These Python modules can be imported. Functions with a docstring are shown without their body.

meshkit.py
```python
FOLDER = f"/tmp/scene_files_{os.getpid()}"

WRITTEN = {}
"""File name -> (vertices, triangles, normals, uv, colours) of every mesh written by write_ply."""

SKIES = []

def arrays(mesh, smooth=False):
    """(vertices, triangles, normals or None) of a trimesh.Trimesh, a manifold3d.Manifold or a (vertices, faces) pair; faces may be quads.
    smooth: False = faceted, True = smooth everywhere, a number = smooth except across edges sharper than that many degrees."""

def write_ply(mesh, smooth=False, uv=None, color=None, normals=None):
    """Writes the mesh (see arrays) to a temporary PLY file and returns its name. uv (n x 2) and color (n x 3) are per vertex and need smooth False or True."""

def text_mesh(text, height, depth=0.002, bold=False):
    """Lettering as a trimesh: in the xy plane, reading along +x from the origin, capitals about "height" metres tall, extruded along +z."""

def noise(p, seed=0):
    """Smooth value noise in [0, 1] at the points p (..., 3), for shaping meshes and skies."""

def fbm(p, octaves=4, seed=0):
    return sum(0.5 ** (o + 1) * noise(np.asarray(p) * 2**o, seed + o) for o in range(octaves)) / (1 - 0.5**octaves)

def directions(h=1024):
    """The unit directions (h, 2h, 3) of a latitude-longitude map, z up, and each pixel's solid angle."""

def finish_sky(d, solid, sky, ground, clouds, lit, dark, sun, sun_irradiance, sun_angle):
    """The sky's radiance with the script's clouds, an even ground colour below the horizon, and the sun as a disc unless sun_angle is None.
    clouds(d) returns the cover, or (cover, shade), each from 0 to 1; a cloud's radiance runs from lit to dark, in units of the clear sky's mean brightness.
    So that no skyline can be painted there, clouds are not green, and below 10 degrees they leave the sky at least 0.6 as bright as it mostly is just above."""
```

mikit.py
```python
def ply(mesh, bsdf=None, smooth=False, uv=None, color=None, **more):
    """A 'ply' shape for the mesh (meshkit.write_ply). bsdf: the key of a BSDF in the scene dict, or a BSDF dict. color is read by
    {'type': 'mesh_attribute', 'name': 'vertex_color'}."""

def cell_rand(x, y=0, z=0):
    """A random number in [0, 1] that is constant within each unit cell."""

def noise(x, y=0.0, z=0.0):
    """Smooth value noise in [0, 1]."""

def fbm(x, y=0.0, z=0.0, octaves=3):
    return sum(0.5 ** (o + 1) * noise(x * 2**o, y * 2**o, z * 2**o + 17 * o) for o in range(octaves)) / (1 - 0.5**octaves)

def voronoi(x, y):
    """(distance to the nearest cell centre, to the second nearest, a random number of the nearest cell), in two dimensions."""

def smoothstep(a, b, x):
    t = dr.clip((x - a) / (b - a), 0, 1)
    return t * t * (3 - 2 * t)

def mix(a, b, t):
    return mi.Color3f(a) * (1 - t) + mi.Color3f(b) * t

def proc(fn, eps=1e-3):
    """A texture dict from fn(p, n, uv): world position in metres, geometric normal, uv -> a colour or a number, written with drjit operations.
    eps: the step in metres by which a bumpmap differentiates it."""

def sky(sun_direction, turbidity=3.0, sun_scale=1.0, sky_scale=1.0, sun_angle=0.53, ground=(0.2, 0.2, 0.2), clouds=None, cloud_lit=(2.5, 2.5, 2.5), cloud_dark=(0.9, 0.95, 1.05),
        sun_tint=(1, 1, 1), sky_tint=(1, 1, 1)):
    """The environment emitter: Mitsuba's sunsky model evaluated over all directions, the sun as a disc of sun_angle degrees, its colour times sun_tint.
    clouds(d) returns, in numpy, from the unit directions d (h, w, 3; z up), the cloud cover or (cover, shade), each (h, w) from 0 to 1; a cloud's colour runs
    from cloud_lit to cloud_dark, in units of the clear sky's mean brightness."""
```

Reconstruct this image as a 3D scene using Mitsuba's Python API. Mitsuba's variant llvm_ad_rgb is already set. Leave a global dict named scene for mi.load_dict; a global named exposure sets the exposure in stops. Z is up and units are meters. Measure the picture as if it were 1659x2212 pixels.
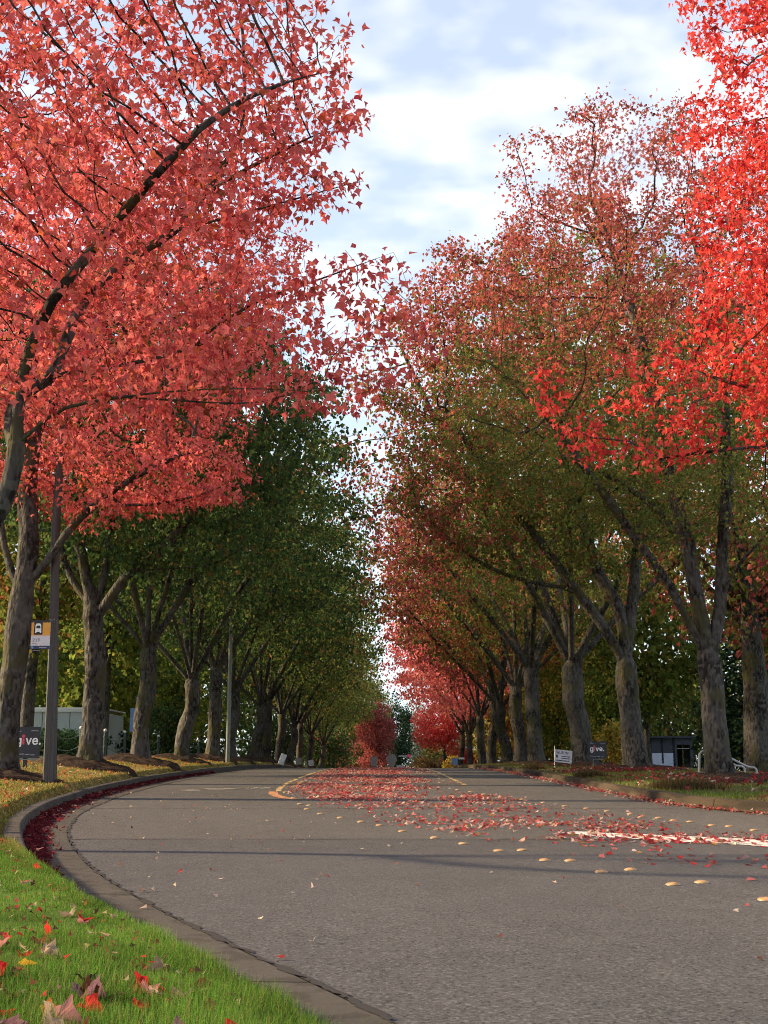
import math, random
import numpy as np, trimesh, drjit as dr, mitsuba as mi
import mikit, meshkit
from scipy.interpolate import PchipInterpolator
from scipy.spatial import cKDTree
from shapely.geometry import Polygon

T = mi.ScalarTransform4f
scene, labels = {}, {}
RS = np.random.RandomState

# ------------------------------------------------------------------ camera, sky, exposure
EYE = 0.75
PITCH = math.atan((1650 - 1106) / 2700.0)
scene['camera'] = {'type': 'perspective', 'fov': 2 * math.degrees(math.atan(829.5 / 2700)), 'fov_axis': 'x', 'near_clip': 0.05, 'far_clip': 4000.0,
                   'to_world': T().look_at(origin=[0, 0, EYE], target=[0, math.cos(PITCH), EYE + math.sin(PITCH)], up=[0, 0, 1])}
SUN_AZ, SUN_EL = math.radians(5), math.radians(25)          # azimuth: ahead of straight left
SUN = (-math.cos(SUN_AZ) * math.cos(SUN_EL), math.sin(SUN_AZ) * math.cos(SUN_EL), math.sin(SUN_EL))


def clouds(d):
    z = np.maximum(d[..., 2], 0.03) + 0.12
    q = np.stack([d[..., 0] / z, d[..., 1] / z, np.zeros_like(z)], -1)
    a = meshkit.fbm(q * [4.2, 6.0, 1] + [3.3, 8.1, 0], 5, 11)
    b = meshkit.fbm(q * [15, 20, 1] + [1.7, 2.2, 5], 4, 5)
    cover = np.clip((a * 0.6 + b * 0.4 - 0.43) / 0.26, 0, 1)
    cover = 0.40 + 0.46 * cover
    return cover, np.clip((a - 0.66) * 1.6, 0, 0.5)


scene['daylight'] = mikit.sky(SUN, turbidity=3, clouds=clouds, cloud_lit=(1.85, 1.87, 2.0), cloud_dark=(1.1, 1.15, 1.25), sun_angle=2.4, sun_tint=(1.0, 0.97, 0.93))
exposure = 3.15


def at(u, v, D):
    """World point at distance D ahead, given in units of the 1659 x 2212 layout drawing."""
    c, s = math.cos(PITCH), math.sin(PITCH)
    a, b = (u - 829.5) / 2700, (1106 - v) / 2700
    dy, dz = c - b * s, s + b * c
    return np.array([a * D / dy, D, EYE + dz * D / dy])


def ss(x, a, b):
    t = np.clip((x - a) / (b - a), 0, 1)
    return t * t * (3 - 2 * t)


# ------------------------------------------------------------------ materials
def rgb(*c):
    return {'type': 'rgb', 'value': list(c)}


def plain(name, c, rough=0.6, metallic=0.0, spec=0.5):
    scene[name] = {'type': 'twosided', 'bsdf': {'type': 'principled', 'base_color': c if isinstance(c, dict) else rgb(*c), 'roughness': rough, 'metallic': metallic, 'specular': spec}}


VC = {'type': 'mesh_attribute', 'name': 'vertex_color'}
scene['leaf_mat'] = {'type': 'principledthin', 'base_color': VC, 'roughness': 0.42, 'diff_trans': 0.95, 'spec_trans': 0.0, 'eta': 1.45}
scene['blade_mat'] = {'type': 'principledthin', 'base_color': VC, 'roughness': 0.5, 'diff_trans': 0.8, 'spec_trans': 0.0, 'eta': 1.4}
plain('tint_mat', VC, 0.7)


def asphalt(p, n, uv):
    big = mikit.fbm(p.x * 0.5, p.y * 0.22, 0.0, 4)
    mid = mikit.fbm(p.x * 6, p.y * 4, 3.0, 3)
    fine = mikit.noise(p.x * 95, p.y * 95, 1.0)
    grit = mikit.noise(p.x * 210, p.y * 210, 7.0)
    new = mikit.smoothstep(12.75, 12.6, p.y + 0.05 * mikit.noise(p.x * 3, 0.0, 0.0))  # shade over the near road, painted into the asphalt tone
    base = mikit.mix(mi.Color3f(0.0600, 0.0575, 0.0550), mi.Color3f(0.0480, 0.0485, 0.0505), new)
    k = 0.70 + 0.42 * big + 0.26 * (mid - 0.5)
    spots = mikit.smoothstep(0.60, 0.9, fine) * 0.75 - mikit.smoothstep(0.35, 0.1, grit) * 0.45 - mikit.smoothstep(0.30, 0.12, fine) * 0.45
    return base * k * (1.05 + spots)


def asphalt_h(p, n, uv):
    return mikit.noise(p.x * 95, p.y * 95, 1.0) * 0.5 + mikit.noise(p.x * 210, p.y * 210, 7.0) * 0.4


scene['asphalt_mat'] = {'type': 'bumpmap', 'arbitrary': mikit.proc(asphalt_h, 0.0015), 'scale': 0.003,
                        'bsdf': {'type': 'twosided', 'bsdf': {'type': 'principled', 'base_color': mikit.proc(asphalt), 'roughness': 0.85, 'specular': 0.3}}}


def concrete(p, n, uv):
    a = mikit.fbm(p.x * 1.3, p.y * 1.3, p.z * 2, 4)
    b = mikit.noise(p.x * 120, p.y * 120, p.z * 120)
    c = mikit.fbm(p.x * 11, p.y * 11, p.z * 11, 3)
    dirt = mikit.smoothstep(0.48, 0.70, c) * 0.6
    base = mikit.mix(mi.Color3f(0.056, 0.051, 0.045), mi.Color3f(0.036, 0.0335, 0.030), a)
    return mikit.mix(base, mi.Color3f(0.026, 0.023, 0.019), dirt) * (0.82 + 0.4 * b)


plain('concrete_mat', mikit.proc(concrete), 0.9, 0, 0.25)


def kerb_brown(p, n, uv):  # darker brown blotchy concrete for the right kerb
    a = mikit.fbm(p.x * 2.2, p.y * 2.2, p.z * 9, 4)
    b = mikit.noise(p.x * 70, p.y * 70, p.z * 70)
    return mikit.mix(mi.Color3f(0.052, 0.040, 0.028), mi.Color3f(0.024, 0.020, 0.015), mikit.smoothstep(0.35, 0.65, a)) * (0.75 + 0.5 * b)


plain('kerb_brown_mat', mikit.proc(kerb_brown), 0.95, 0, 0.15)


def soil(p, n, uv):
    a = mikit.fbm(p.x * 0.7, p.y * 0.5, 0.0, 4)
    b = mikit.noise(p.x * 40, p.y * 40, p.z * 40)
    c = mikit.fbm(p.x * 7, p.y * 7, 2.0, 3)
    dry = mikit.smoothstep(6.5, 13.0, p.y + 3 * (a - 0.5) - 0.6 * dr.abs(p.x))
    right = mikit.smoothstep(3.0, 5.0, p.x)
    green = mi.Color3f(0.050, 0.088, 0.018)
    straw = mikit.mix(mi.Color3f(0.200, 0.150, 0.055), mi.Color3f(0.10, 0.098, 0.030), mikit.smoothstep(0.4, 0.65, c))
    damp = mikit.mix(mi.Color3f(0.085, 0.072, 0.035), mi.Color3f(0.055, 0.070, 0.022), mikit.smoothstep(0.42, 0.6, c))
    col = mikit.mix(mikit.mix(green, straw, dry), damp, right)
    return col * (0.75 + 0.5 * b)


plain('soil_mat', mikit.proc(soil), 0.95, 0, 0.1)


def bark(p, n, uv):
    a = mikit.fbm(p.x * 2.2, p.y * 2.2, p.z * 1.6, 4)
    b = mikit.fbm(p.x * 26, p.y * 26, p.z * 7, 3)
    c = mikit.fbm(p.x * 17, p.y * 17, p.z * 11 + 20, 3)
    base = mikit.mix(mi.Color3f(0.014, 0.012, 0.010), mi.Color3f(0.080, 0.075, 0.067), mikit.smoothstep(0.33, 0.62, a * 0.5 + b * 0.5))
    lichen = mikit.smoothstep(0.56, 0.66, c)
    base = mikit.mix(base, mi.Color3f(0.12, 0.115, 0.095), lichen * 0.55)
    moss = mikit.smoothstep(0.53, 0.66, mikit.fbm(p.x * 3 + 5, p.y * 3, p.z * 2, 3))
    return mikit.mix(base, mi.Color3f(0.062, 0.058, 0.024), moss * 0.7)


def bark_h(p, n, uv):
    return mikit.fbm(p.x * 24, p.y * 24, p.z * 6, 3)


scene['bark_mat'] = {'type': 'bumpmap', 'arbitrary': mikit.proc(bark_h, 0.004), 'scale': 0.035,
                     'bsdf': {'type': 'twosided', 'bsdf': {'type': 'principled', 'base_color': mikit.proc(bark), 'roughness': 0.9, 'specular': 0.2}}}


def mulch_c(p, n, uv):
    a = mikit.noise(p.x * 30, p.y * 22, p.z * 30)
    b = mikit.fbm(p.x * 5, p.y * 5, 0.0, 3)
    return mikit.mix(mi.Color3f(0.018, 0.012, 0.009), mi.Color3f(0.072, 0.046, 0.032), a * a) * (0.7 + 0.6 * b)


plain('mulch_mat', mikit.proc(mulch_c), 0.95, 0, 0.1)
plain('tar_mat', (0.014, 0.013, 0.013), 0.8)


def worn(c, k):
    def f(p, n, uv):
        a = mikit.fbm(p.x * 14, p.y * 9, 0.0, 4)
        g = mikit.noise(p.x * 120, p.y * 120, 0.0)
        return mikit.mix(mi.Color3f(*c), mi.Color3f(0.058, 0.053, 0.047), mikit.smoothstep(k, k + 0.16, a * 0.8 + g * 0.2)) * (0.85 + 0.3 * g)
    return mikit.proc(f)


plain('white_line_mat', worn((0.42, 0.41, 0.39), 0.56), 0.7)
plain('faded_line_mat', worn((0.20, 0.19, 0.17), 0.44), 0.8)
plain('yellow_line_mat', worn((0.30, 0.20, 0.08), 0.52), 0.7)
plain('orange_paint_mat', worn((0.30, 0.135, 0.06), 0.54), 0.7)


def button_c(p, n, uv):
    a = mikit.fbm(p.x * 60, p.y * 60, p.z * 60, 3)
    return mikit.mix(mi.Color3f(0.35, 0.225, 0.11), mi.Color3f(0.22, 0.115, 0.05), mikit.smoothstep(0.5, 0.7, a))


plain('button_mat', mikit.proc(button_c), 0.35)


def galv(p, n, uv):
    a = mikit.fbm(p.x * 20, p.y * 20, p.z * 4, 3)
    b = mikit.noise(p.x * 60, p.y * 60, p.z * 60)
    return mikit.mix(mi.Color3f(0.045, 0.045, 0.041), mi.Color3f(0.085, 0.083, 0.076), a) * (0.85 + 0.3 * b)


plain('galv_mat', mikit.proc(galv), 0.55, 0.2)
plain('dark_pole_mat', (0.055, 0.047, 0.042), 0.6)
plain('pole_green_mat', (0.16, 0.18, 0.15), 0.5)
plain('bollard_mat', (0.020, 0.045, 0.036), 0.4)
plain('chain_mat', (0.16, 0.19, 0.17), 0.5, 0.3)
plain('cap_mat', (0.55, 0.56, 0.52), 0.4)
plain('sign_dark_mat', (0.022, 0.021, 0.028), 0.45)
plain('white_mat', (0.82, 0.82, 0.80), 0.5)
plain('signwhite_mat', (0.62, 0.60, 0.62), 0.5)
plain('amber_mat', (0.72, 0.33, 0.04), 0.45)
plain('black_mat', (0.015, 0.015, 0.017), 0.5)
plain('navy_mat', (0.022, 0.035, 0.095), 0.45)
plain('blue_mat', (0.10, 0.20, 0.42), 0.45)
plain('redink_mat', (0.72, 0.06, 0.11), 0.5)
plain('grey_ink_mat', (0.26, 0.26, 0.29), 0.6)
plain('greyback_mat', (0.30, 0.285, 0.27), 0.6)


def siding(p, n, uv):
    a = mikit.fbm(p.x * 1.2, p.y, p.z * 3, 3)
    return mikit.mix(mi.Color3f(0.33, 0.38, 0.35), mi.Color3f(0.24, 0.28, 0.265), a)


plain('siding_mat', mikit.proc(siding), 0.6)
plain('trim_mat', (0.44, 0.47, 0.44), 0.6)
plain('shed_mat', (0.045, 0.055, 0.072), 0.7)
plain('shed_dark_mat', (0.012, 0.016, 0.020), 0.7)
plain('panel_blue_mat', (0.52, 0.60, 0.78), 0.6)
plain('rail_mat', (0.36, 0.36, 0.35), 0.4, 0.3)


# ------------------------------------------------------------------ bookkeeping helpers
def numbered(name):
    k, i = name, 0
    while k in labels or k in scene:
        i += 1
        k = f'{name}_{i:03d}'
    return k


def thing(name, label, cat, group=None):
    k = numbered(name)
    labels[k] = {'label': label, 'category': cat}
    if group:
        labels[k]['group'] = group
    return k


def struct(name):
    k = numbered(name)
    labels[k] = {'kind': 'structure'}
    return k


def put(key, mesh, bsdf, smooth=False, color=None, label=None, kind=None):
    scene[key] = mikit.ply(mesh, bsdf, smooth=smooth, **({} if color is None else {'color': color}))
    if label:
        labels.setdefault(key, {})['label'] = label
    if kind:
        labels.setdefault(key, {})['kind'] = kind
    return key


def part(parent, name, mesh, bsdf, smooth=False, color=None, label=None, kind=None):
    k, i = f'{parent}__{name}', 0
    base = k
    while k in scene:
        i += 1
        k = f'{base}_{i:03d}'
    return put(k, mesh, bsdf, smooth, color, label, kind)


def box(cx, cy, cz, sx, sy, sz, rz=0.0):
    b = trimesh.creation.box((sx, sy, sz))
    m = trimesh.transformations.rotation_matrix(rz, [0, 0, 1])
    m[:3, 3] = (cx, cy, cz)
    b.apply_transform(m)
    return b


def tubes(chains):
    """chains: list of (points, radii, sides) -> (verts, faces)."""
    V, F, o = [], [], 0
    for p, r, s in chains:
        p = np.asarray(p, float)
        t = np.gradient(p, axis=0)
        t /= np.linalg.norm(t, axis=1, keepdims=True) + 1e-9
        ref = np.array([1.0, 0.13, 0.0]) if abs(t[:, 0]).mean() < 0.8 else np.array([0, 0.2, 1.0])
        a = np.cross(t, ref)
        a /= np.linalg.norm(a, axis=1, keepdims=True) + 1e-9
        b = np.cross(t, a)
        ang = np.arange(s) * 2 * np.pi / s
        r = np.broadcast_to(r, (len(p),)) if np.ndim(r) < 2 else r
        rr = r[:, None] * np.ones((1, s)) if np.ndim(r) == 1 else r
        v = p[:, None] + rr[..., None] * (np.cos(ang)[None, :, None] * a[:, None] + np.sin(ang)[None, :, None] * b[:, None])
        V.append(v.reshape(-1, 3))
        i, j = np.meshgrid(np.arange(len(p) - 1), np.arange(s), indexing='ij')
        q = np.stack([i * s + j, i * s + (j + 1) % s, (i + 1) * s + (j + 1) % s, (i + 1) * s + j], -1).reshape(-1, 4) + o
        F.append(q[:, [0, 2, 1]])
        F.append(q[:, [0, 3, 2]])
        e = (len(p) - 1) * s + o
        cap = np.array([[e, e + k + 1, e + k] for k in range(1, s - 1)])[:, [0, 2, 1]]
        F.append(cap)
        o += len(p) * s
    return np.vstack(V), np.vstack(F)


# ------------------------------------------------------------------ terrain
_zr = PchipInterpolator([-80, -20, -5, 9, 13, 18, 23, 30, 40, 50, 60, 80, 120, 200, 900],
                        [-0.6, -0.15, 0, 0, .03, .12, .25, .38, .50, .56, .56, .30, -.55, -1.3, -4])
_xs = PchipInterpolator([-80, -10, -4, 0, 4, 7, 10, 14.9, 18.6, 24, 30, 60, 90, 130, 200, 900],
                        [60, 7.2, 3.6, 1.6, 0, -1.24, -2.3, -3.62, -4.2, -4.52, -4.62, -4.65, -4.5, -3.6, 1, 180])
_xr = PchipInterpolator([-80, -10, 0, 6, 10, 14, 16.8, 18.5, 22.5, 31, 60, 90, 130, 200, 900],
                        [90, 27, 17, 11.6, 8.6, 6.3, 5.1, 4.5, 4.06, 3.85, 3.8, 3.95, 4.8, 9.4, 188])
zr = lambda y: _zr(np.clip(y, -79, 890))
xS = lambda y: _xs(np.clip(y, -79, 890))
xR = lambda y: _xr(np.clip(y, -79, 890))
slope = lambda f, y: (f(y + 0.1) - f(y - 0.1)) / 0.2
xC = lambda y: xS(y) - 0.46 * np.sqrt(1 + slope(xS, y) ** 2)       # face of the left kerb
xB = lambda y: xS(y) - (0.57 + 0.05 * ss(y, 8.8, 11.0)) * np.sqrt(1 + slope(xS, y) ** 2)       # its back
xRB = lambda y: xR(y) + 0.16 * np.sqrt(1 + slope(xR, y) ** 2)


def zg(x, y, wob=True):
    """Height of the ground."""
    x, y = np.broadcast_arrays(np.asarray(x, float), np.asarray(y, float))
    z0 = zr(y)
    dl, dr_ = xB(y) - x, x - xRB(y)
    far = ss(y, 8, 20)
    left = 0.125 + 0.05 * (1 - ss(y, 8.8, 11)) + (0.03 + 0.09 * ss(y, 8.5, 11.5)) * ss(dl, 0.05, 0.17) + 0.16 * ss(dl, .2, 1.8) * far + 0.05 * ss(dl, .2, 3) + 0.5 * ss(dl, 8, 60)
    right = 0.12 + 0.06 * ss(dr_, .1, 1.7) - 0.45 * ss(dr_, 3.5, 12)
    z = np.where(dl > 0, left, np.where(dr_ > 0, right, -0.06))
    if wob:
        n = meshkit.noise(np.stack([x * 0.9, y * 0.9, x * 0], -1), 3) - 0.5
        z = z + np.where((dl > 0.3) | (dr_ > 0.3), 0.05 * n, 0)
    return z0 + z


def grid(X, Y, Z):
    h, w = X.shape
    i, j = np.meshgrid(np.arange(h - 1), np.arange(w - 1), indexing='ij')
    a = i * w + j
    q = np.stack([a, a + 1, a + w + 1, a + w], -1).reshape(-1, 4)
    return np.stack([X, Y, Z], -1).reshape(-1, 3), np.vstack([q[:, [0, 1, 2]], q[:, [0, 2, 3]]])


ys = np.concatenate([np.linspace(-70, -6, 20), np.arange(-5, 0, .5), np.arange(0, 30, .2), np.arange(30, 60, .5), np.arange(60, 130, 2), np.linspace(130, 880, 40)])
offs = np.concatenate([[0, .04, .08, .11, .14, .17, .22], np.arange(.3, 4, .2), np.arange(4, 14, 1.0), [16, 20, 26, 34, 45, 60, 90, 150, 300, 700]])
X = np.hstack([(xB(ys)[:, None] - offs[None, ::-1]), (xB(ys) + .05)[:, None], ((xC(ys) + xR(ys)) / 2)[:, None], (xRB(ys) - .05)[:, None], xRB(ys)[:, None] + offs[None]])
Y = np.broadcast_to(ys[:, None], X.shape)
put(struct('ground'), grid(X, Y, zg(X, Y)), 'soil_mat', smooth=True)

yr = np.concatenate([np.linspace(-60, -6, 12), np.arange(-5, 70, .5), np.arange(70, 150, 3), np.linspace(150, 880, 30)])
fr = np.linspace(0, 1, 15)
X = xS(yr)[:, None] + (xR(yr) - xS(yr))[:, None] * fr[None]
Y = np.broadcast_to(yr[:, None], X.shape)
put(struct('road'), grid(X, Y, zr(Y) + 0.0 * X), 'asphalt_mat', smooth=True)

# kerb and gutter slabs, cast in lengths with open joints
prof = np.array([[-.62, -.10], [-.62, .138], [-.612, .150], [-.485, .150], [-.468, .145], [-.456, .132], [-.44, .02], [-.43, .012], [-.40, .008], [-.015, .004], [-.012, -.06]])


def kerb_mesh(fx, y0, y1, side, tilt=0.0):
    yy = np.linspace(y0, y1, 9)
    k = np.sqrt(1 + slope(fx, yy) ** 2)
    base = fx(yy)
    P = prof.copy()
    if side > 0:
        P = P[:8] + [0.455, 0]
    X = base[:, None] - side * P[None, :, 0] * k[:, None]
    Z = zr(yy)[:, None] + P[None, :, 1] + tilt * (P[None, :, 1] > 0.02)
    v, f = grid(X, np.broadcast_to(yy[:, None], X.shape), Z)
    if side > 0:
        f = f[:, ::-1]
    caps = []
    w = P.shape[0]
    for s in (0, len(yy) - 1):
        caps += [[s * w, s * w + j, s * w + j + 1] for j in range(1, w - 1)]
    return v, np.vstack([f, np.array(caps)])


kb = struct('kerb')
rk = RS(5)
yy = -7.4
while yy < 88:
    L = 3.0 if yy < 40 else 6.0
    part(kb, 'slab', kerb_mesh(xS, yy, yy + L - 0.014, -1, rk.uniform(-.006, .006)), 'concrete_mat', smooth=35)
    yy += L
kb2 = struct('kerb')
yy = 6.0
while yy < 88:
    L = 3.0 if yy < 40 else 6.0
    part(kb2, 'slab', kerb_mesh(xR, yy, yy + L - 0.014, 1, rk.uniform(-.006, .006)), 'kerb_brown_mat', smooth=35)
    yy += L


def strip(y0, y1, fx0, fx1, step, h, rng=None, drop=0.0, nx=3, jag=0.0):
    """A thin sheet on the road between two curves, with worn-away cells."""
    yy = np.arange(y0, y1, step)
    t = np.linspace(0, 1, nx + 1)
    X = fx0(yy)[:, None] * (1 - t) + fx1(yy)[:, None] * t
    if rng is not None and jag:
        X = X + rng.uniform(-jag, jag, X.shape)
    v, f = grid(X, np.broadcast_to(yy[:, None], X.shape), zr(yy)[:, None] + h + 0 * X)
    if rng is not None and drop:
        n = len(f) // 2
        keep = meshkit.noise(np.stack([v[f[:n, 0]][:, 0] * 6, v[f[:n, 0]][:, 1] * 2.5, np.zeros(n)], -1), 9) > drop
        f = np.vstack([f[:n][keep], f[n:][keep]])
    return v, f


r = RS(1)
jit = lambda s, a: (lambda y: a * (meshkit.noise(np.stack([y * 9, y * 0 + s, y * 0], -1), s) - .5) + a * 0.8 * (meshkit.noise(np.stack([y * 31, y * 0 + s, y * 0], -1), s + 1) - .5))
j1, j2 = jit(3, .035), jit(8, .04)
put(struct('gutter_seam'), strip(-6, 30, lambda y: xS(y) - .015 + j1(y), lambda y: xS(y) + .010 + j2(y), .03, .0065, nx=1), 'tar_mat')
# two narrow dark strips that paint thin shadow lines across the road
for k, (D, dx) in enumerate([(12.62, .012), (18.3, .014)]):
    xx = np.linspace(xS(D) + .02, xR(D) - .1, 220)
    w = dx * (0.6 + meshkit.noise(np.stack([xx * 4, xx * 0, xx * 0], -1), k)) * 1.3
    yc = D + .05 * (meshkit.fbm(np.stack([xx * 1.2, xx * 0 + k, xx * 0], -1), 3) - .5)
    put(struct('shadow_strip'), grid(np.stack([xx, xx]), np.stack([yc - w, yc + w]), zr(np.stack([yc, yc])) + .004), 'tar_mat')

# ------------------------------------------------------------------ road markings
mk = struct('road_marking')
_ml = PchipInterpolator([14, 17, 19.5, 22, 24.5, 28, 34, 80], [.2, -.75, -1.35, -1.78, -2.0, -2.08, -2.1, -2.1])
_mr = PchipInterpolator([10, 13.4, 14.6, 17.4, 20, 23, 27.6, 34, 80], [6.2, 4.05, 3.5, 3.1, 2.4, 1.85, 1.66, 1.64, 1.64])
part(mk, 'left_line', strip(23.2, 75, lambda y: _ml(y) - .05, lambda y: _ml(y) + .05, .1, .004, r, .36, 2), 'yellow_line_mat')
part(mk, 'left_line', strip(25, 75, lambda y: _ml(y) + .20, lambda y: _ml(y) + .30, .1, .004, r, .47, 2), 'yellow_line_mat')
part(mk, 'right_line', strip(26.5, 75, lambda y: _mr(y) - .05, lambda y: _mr(y) + .05, .1, .004, r, .33, 2), 'yellow_line_mat')
part(mk, 'right_line', strip(29, 75, lambda y: _mr(y) - .30, lambda y: _mr(y) - .20, .1, .004, r, .62, 2), 'yellow_line_mat')
nose = [(-1.40, 20.6), (-1.62, 21.0), (-1.80, 21.6), (-1.93, 22.3), (-2.0, 23.2)]
nx_ = np.array(nose)
tn = np.gradient(nx_, axis=0)
tn /= np.linalg.norm(tn, axis=1, keepdims=True)
nn = np.stack([-tn[:, 1], tn[:, 0]], 1) * .085
P2 = np.stack([nx_ - nn, nx_ + nn])
part(mk, 'nose_line', grid(P2[..., 0], P2[..., 1], zr(P2[..., 1]) + .005), 'orange_paint_mat')


def ribbon(pts, w, h=.0045):
    p = np.array(pts, float)
    d = np.concatenate([[0], np.cumsum(np.linalg.norm(np.diff(p, axis=0), axis=1))])
    s = np.arange(0, d[-1], .07)
    q = np.stack([np.interp(s, d, p[:, 0]), np.interp(s, d, p[:, 1])], 1)
    t = np.gradient(q, axis=0)
    t /= np.linalg.norm(t, axis=1, keepdims=True)
    n = np.stack([-t[:, 1], t[:, 0]], 1)
    ww = np.interp(s, d, w) if np.ndim(w) else np.full(len(s), w)
    ww = ww * (1 + .25 * (meshkit.noise(np.stack([s * 9, s * 0, s * 0], -1), 2) - .5))
    k = np.linspace(-.5, .5, 4)
    X = q[:, :1] + n[:, :1] * ww[:, None] * k
    Y = q[:, 1:] + n[:, 1:] * ww[:, None] * k
    return grid(X, Y, zr(Y) + h)


part(mk, 'white_stripe', ribbon([(1.95, 13.65), (2.4, 13.15), (3.0, 12.6), (3.7, 12.0), (5.2, 10.8), (6.4, 9.9)], [.26, .62, .72, .76, .78, .78]), 'white_line_mat')
part(mk, 'white_branch', ribbon([(3.62, 11.7), (3.9, 11.25), (4.4, 10.6)], .4), 'white_line_mat')
part(mk, 'faded_arrow', ribbon([(-3.35, 24.2), (-2.85, 24.5)], .5), 'faded_line_mat')
part(mk, 'faded_arrow', ribbon([(-2.7, 24.6), (-2.2, 24.9)], .4), 'faded_line_mat')
part(mk, 'faded_arrow', ribbon([(-3.75, 23.7), (-3.4, 23.9)], .35), 'faded_line_mat')

# raised marker buttons
dome = trimesh.creation.icosphere(2, 1.0)
dv = dome.vertices.copy()
dv[:, 2] = np.maximum(dv[:, 2], -0.05)
dv *= [.047, .047, .017]
BUTTON = mikit.ply((dv, dome.faces), 'button_mat', smooth=40)


def button(x, y, group, label):
    k = thing('marker_button', label, 'road marker', group)
    scene[k] = {**BUTTON, 'to_world': T().translate([x, y, float(zr(y)) + .002]).rotate([0, 0, 1], r.uniform(0, 360)).rotate([1, 0, 0], r.uniform(-2, 2))}


LBL_L = 'round cream-orange marker button in the curving row nearer the camera'
LBL_R = 'round cream-orange marker button in the farther row beyond the white stripe'
for (u, v) in [(622, 1724), (638, 1730), (653, 1736), (672, 1738), (668, 1743), (696, 1752), (738, 1760), (781, 1768), (820, 1775), (868, 1787), (935, 1800), (995, 1812),
               (1069, 1826), (1118, 1825), (1165, 1845), (1218, 1846), (1282, 1868), (1343, 1864), (1430, 1893), (1490, 1889), (1621, 1923), (1690, 1921)]:
    D = EYE * 2700 / (v - 1650)
    for _ in range(8):
        D = (EYE - float(zr(D)) - .012) * 2700 / (v - 1650)
    button((u - 829.5) / 2700 * D, D, 'marker buttons in the nearer row', LBL_L)
for (u, v) in [(985, 1703), (1012, 1707), (1040, 1712), (1075, 1718), (1120, 1723), (1165, 1729), (1210, 1736), (1255, 1741), (1299, 1746), (1347, 1752), (1372, 1757), (1406, 1760), (1437, 1765), (1472, 1768),
               (1517, 1775), (1553, 1777), (1605, 1785), (1645, 1787)]:
    D = EYE * 2700 / (v - 1650)
    for _ in range(12):
        D = .5 * D + .5 * (EYE - float(zr(D)) - .012) * 2700 / (v - 1650)
    button((u - 829.5) / 2700 * D, D, 'marker buttons in the farther row', LBL_R)

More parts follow.
